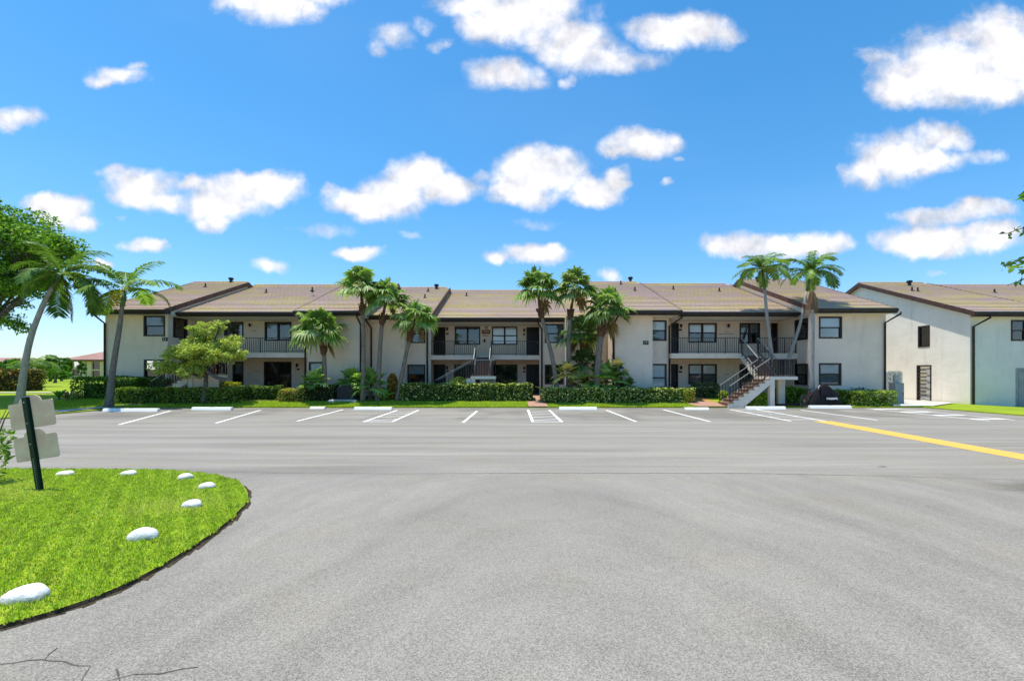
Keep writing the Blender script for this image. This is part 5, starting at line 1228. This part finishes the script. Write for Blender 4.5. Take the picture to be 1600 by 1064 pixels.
for a, b in ((bb, st_), (bb, hb), (st_, hd), (hd, hb), (st_, (0, 0, .335)), (bb, (0, 0, .335)), (hb, (1.02, 0, .335))): m.tube([a, b], .018, 7)
m.build('frame', red, BK)
m = MB(); m.tube([st_, (.33, 0, .92)], .014, 6); m.prism([(.18, .92), (.46, .93), (.44, .97), (.2, .985)], 'y', -.06, .06); m.build('saddle', M['black'], BK)
m = MB(); m.tube([hd, (.85, 0, .98), (.9, 0, 1.0)], .015, 6); m.tube([(.82, -.28, 1.0), (.9, -.1, 1.0), (.9, .1, 1.0), (.82, .28, 1.0)], .014, 6); m.build('handlebar', M['black'], BK)
m = MB(); m.lathe([(.09, -.01), (.09, .01)], (0, 0, 0), 16); m.v = [(x+.44, z-.05, y+.30) for x, y, z in m.v]; m.bar((.44, -.07, .30), (.52, -.07, .16), .02); m.bar((.44, .07, .30), (.36, .07, .44), .02); m.build('crank', M['railtop'], BK)
# covered motorcycle
Y = 24.3; x0, x1 = PX(1266, Y), PX(1318, Y); MO = empty('covered_motorcycle', ((x0+x1)/2, Y+.15, .02)); tag(MO, 'motorcycle under a black fabric cover in front of the right wing', 'motorcycle')
Lh = (x1-x0)/2; n = 34; k2 = 18; bm = bmesh.new(); rows = []
def prof_h(t):   # height of the draped cover along its length, t 0 front .. 1 tail
    kp = [(0, .25), (.08, .55), (.22, .88), (.36, 1.18), (.44, 1.24), (.54, 1.20), (.64, 1.08), (.76, .90), (.87, .62), (.95, .32), (1, .06)]
    for (a, b), (c, d) in zip(kp[:-1], kp[1:]):
        if t <= c: return b+(d-b)*(t-a)/(c-a)
    return .1
for i in range(n+1):
    t = i/n; h = prof_h(t); wdt = .42*(math.sin(math.pi*(.12+.80*t))**.6); row = []
    for j in range(k2+1):
        u = j/k2*2-1; a = abs(u); fold = .02*math.sin(t*34+u*3)*a+.014*math.sin(t*61)*a
        y = math.copysign(min(a*1.6, 1.0)**.8, u)*(wdt*(.55+.45*a)+fold); z = h*(1-max(0, (a-.22)/.78)**1.25); row.append(bm.verts.new((-Lh+t*2*Lh, y, max(z, .0)+.01*math.sin(t*20+u*9)*(1-a))))
    rows.append(row)
for i in range(n):
    for j in range(k2): bm.faces.new((rows[i][j], rows[i+1][j], rows[i+1][j+1], rows[i][j+1]))
bm.faces.new([r[j] for r in [rows[0]] for j in range(k2+1)]); bm.faces.new([rows[n][j] for j in reversed(range(k2+1))])
bmesh.ops.recalc_face_normals(bm, faces=bm.faces); me = bpy.data.meshes.new('cover'); bm.to_mesh(me); bm.free(); me.materials.append(M['cover'])
me.polygons.foreach_set('use_smooth', [True]*len(me.polygons)); o = bpy.data.objects.new('cover', me); COL.objects.link(o); o.parent = MO
def cover_y(x, z):
    t = (x+Lh)/(2*Lh); h = prof_h(t); wdt = .42*(math.sin(math.pi*(.12+.80*t))**.6); a = .22+.78*max(0, 1-z/h)**.8
    return -(wdt*min(a*1.6, 1)**.8*(.55+.45*a))
m = MB(); lx = -.16
for k in range(11):   # worn white lettering on the cover's side, laid against the cloth
    wd_ = random.uniform(.026, .042); zc = .50; q = random.choice((-.045, .0, .03))
    for (xa, za, xb, zb_) in ((lx, zc-.05, lx, zc+.05), (lx, zc+q, lx+wd_+.012, zc+q)):
        ya, yb = cover_y(xa, za)-.022, cover_y(xb, zb_)-.022; m.bar((xa, ya, za), (xb, yb, zb_), .022, .02)
    lx += .058
m.build('lettering', M['white'], MO)
m = MB(); m.tube([(-Lh+.33, -.30, 1.0), (-Lh+.45, -.18, 1.14), (-Lh+.55, -.12, 1.2)], .03, 7); m.build('handlebar', M['railtop'], MO, True)
# block screen and meter cabinet between the buildings
Y = 27.6; SW = empty('block_screen', (0, 0, 0)); tag(SW, 'white pierced block screen wall between the two buildings', 'screen wall')
x0, x1 = PX(1386, Y), PX(1409, Y); zt = PZ(581, Y); zb = .0; m = MB(); nx, nz_ = 3, 7; cw, chh = (x1-x0)/nx, (zt-zb)/nz_
for i in range(nx+1): m.box(x0+i*cw-.05, x0+i*cw+.05, Y, Y+.18, zb, zt)
for j in range(nz_+1): m.box(x0+.05, x1-.05, Y+.012, Y+.168, zb+j*chh-.05, zb+j*chh+.05)
for i in range(nx):
    for j in range(nz_): m.bar((x0+i*cw, Y+.09, zb+j*chh), (x0+(i+1)*cw, Y+.09, zb+(j+1)*chh), .11, .06)
m.build('blocks', M['trim'], SW)
UB = empty('utility_cabinet', (PX(1407.5, 25.9), 26.2, .04)); tag(UB, 'grey metal utility cabinet standing by the pierced screen wall', 'cabinet')
MB().box(-.27, .27, -.22, .22, 0, 1.28).build('casing', M['grey'], UB, bevel=.02)
MB().box(-.24, .24, -.235, -.2215, .08, 1.2).build('door', M['grey'], UB, bevel=.008); MB().box(.16, .19, -.26, -.2355, .6, .72).build('handle', M['black'], UB)
MB().box(-.05, .22, .02, .2, 1.285, 1.75).build('meter_box', M['concrete'], UB, bevel=.01)
bpy.context.view_layer.update()
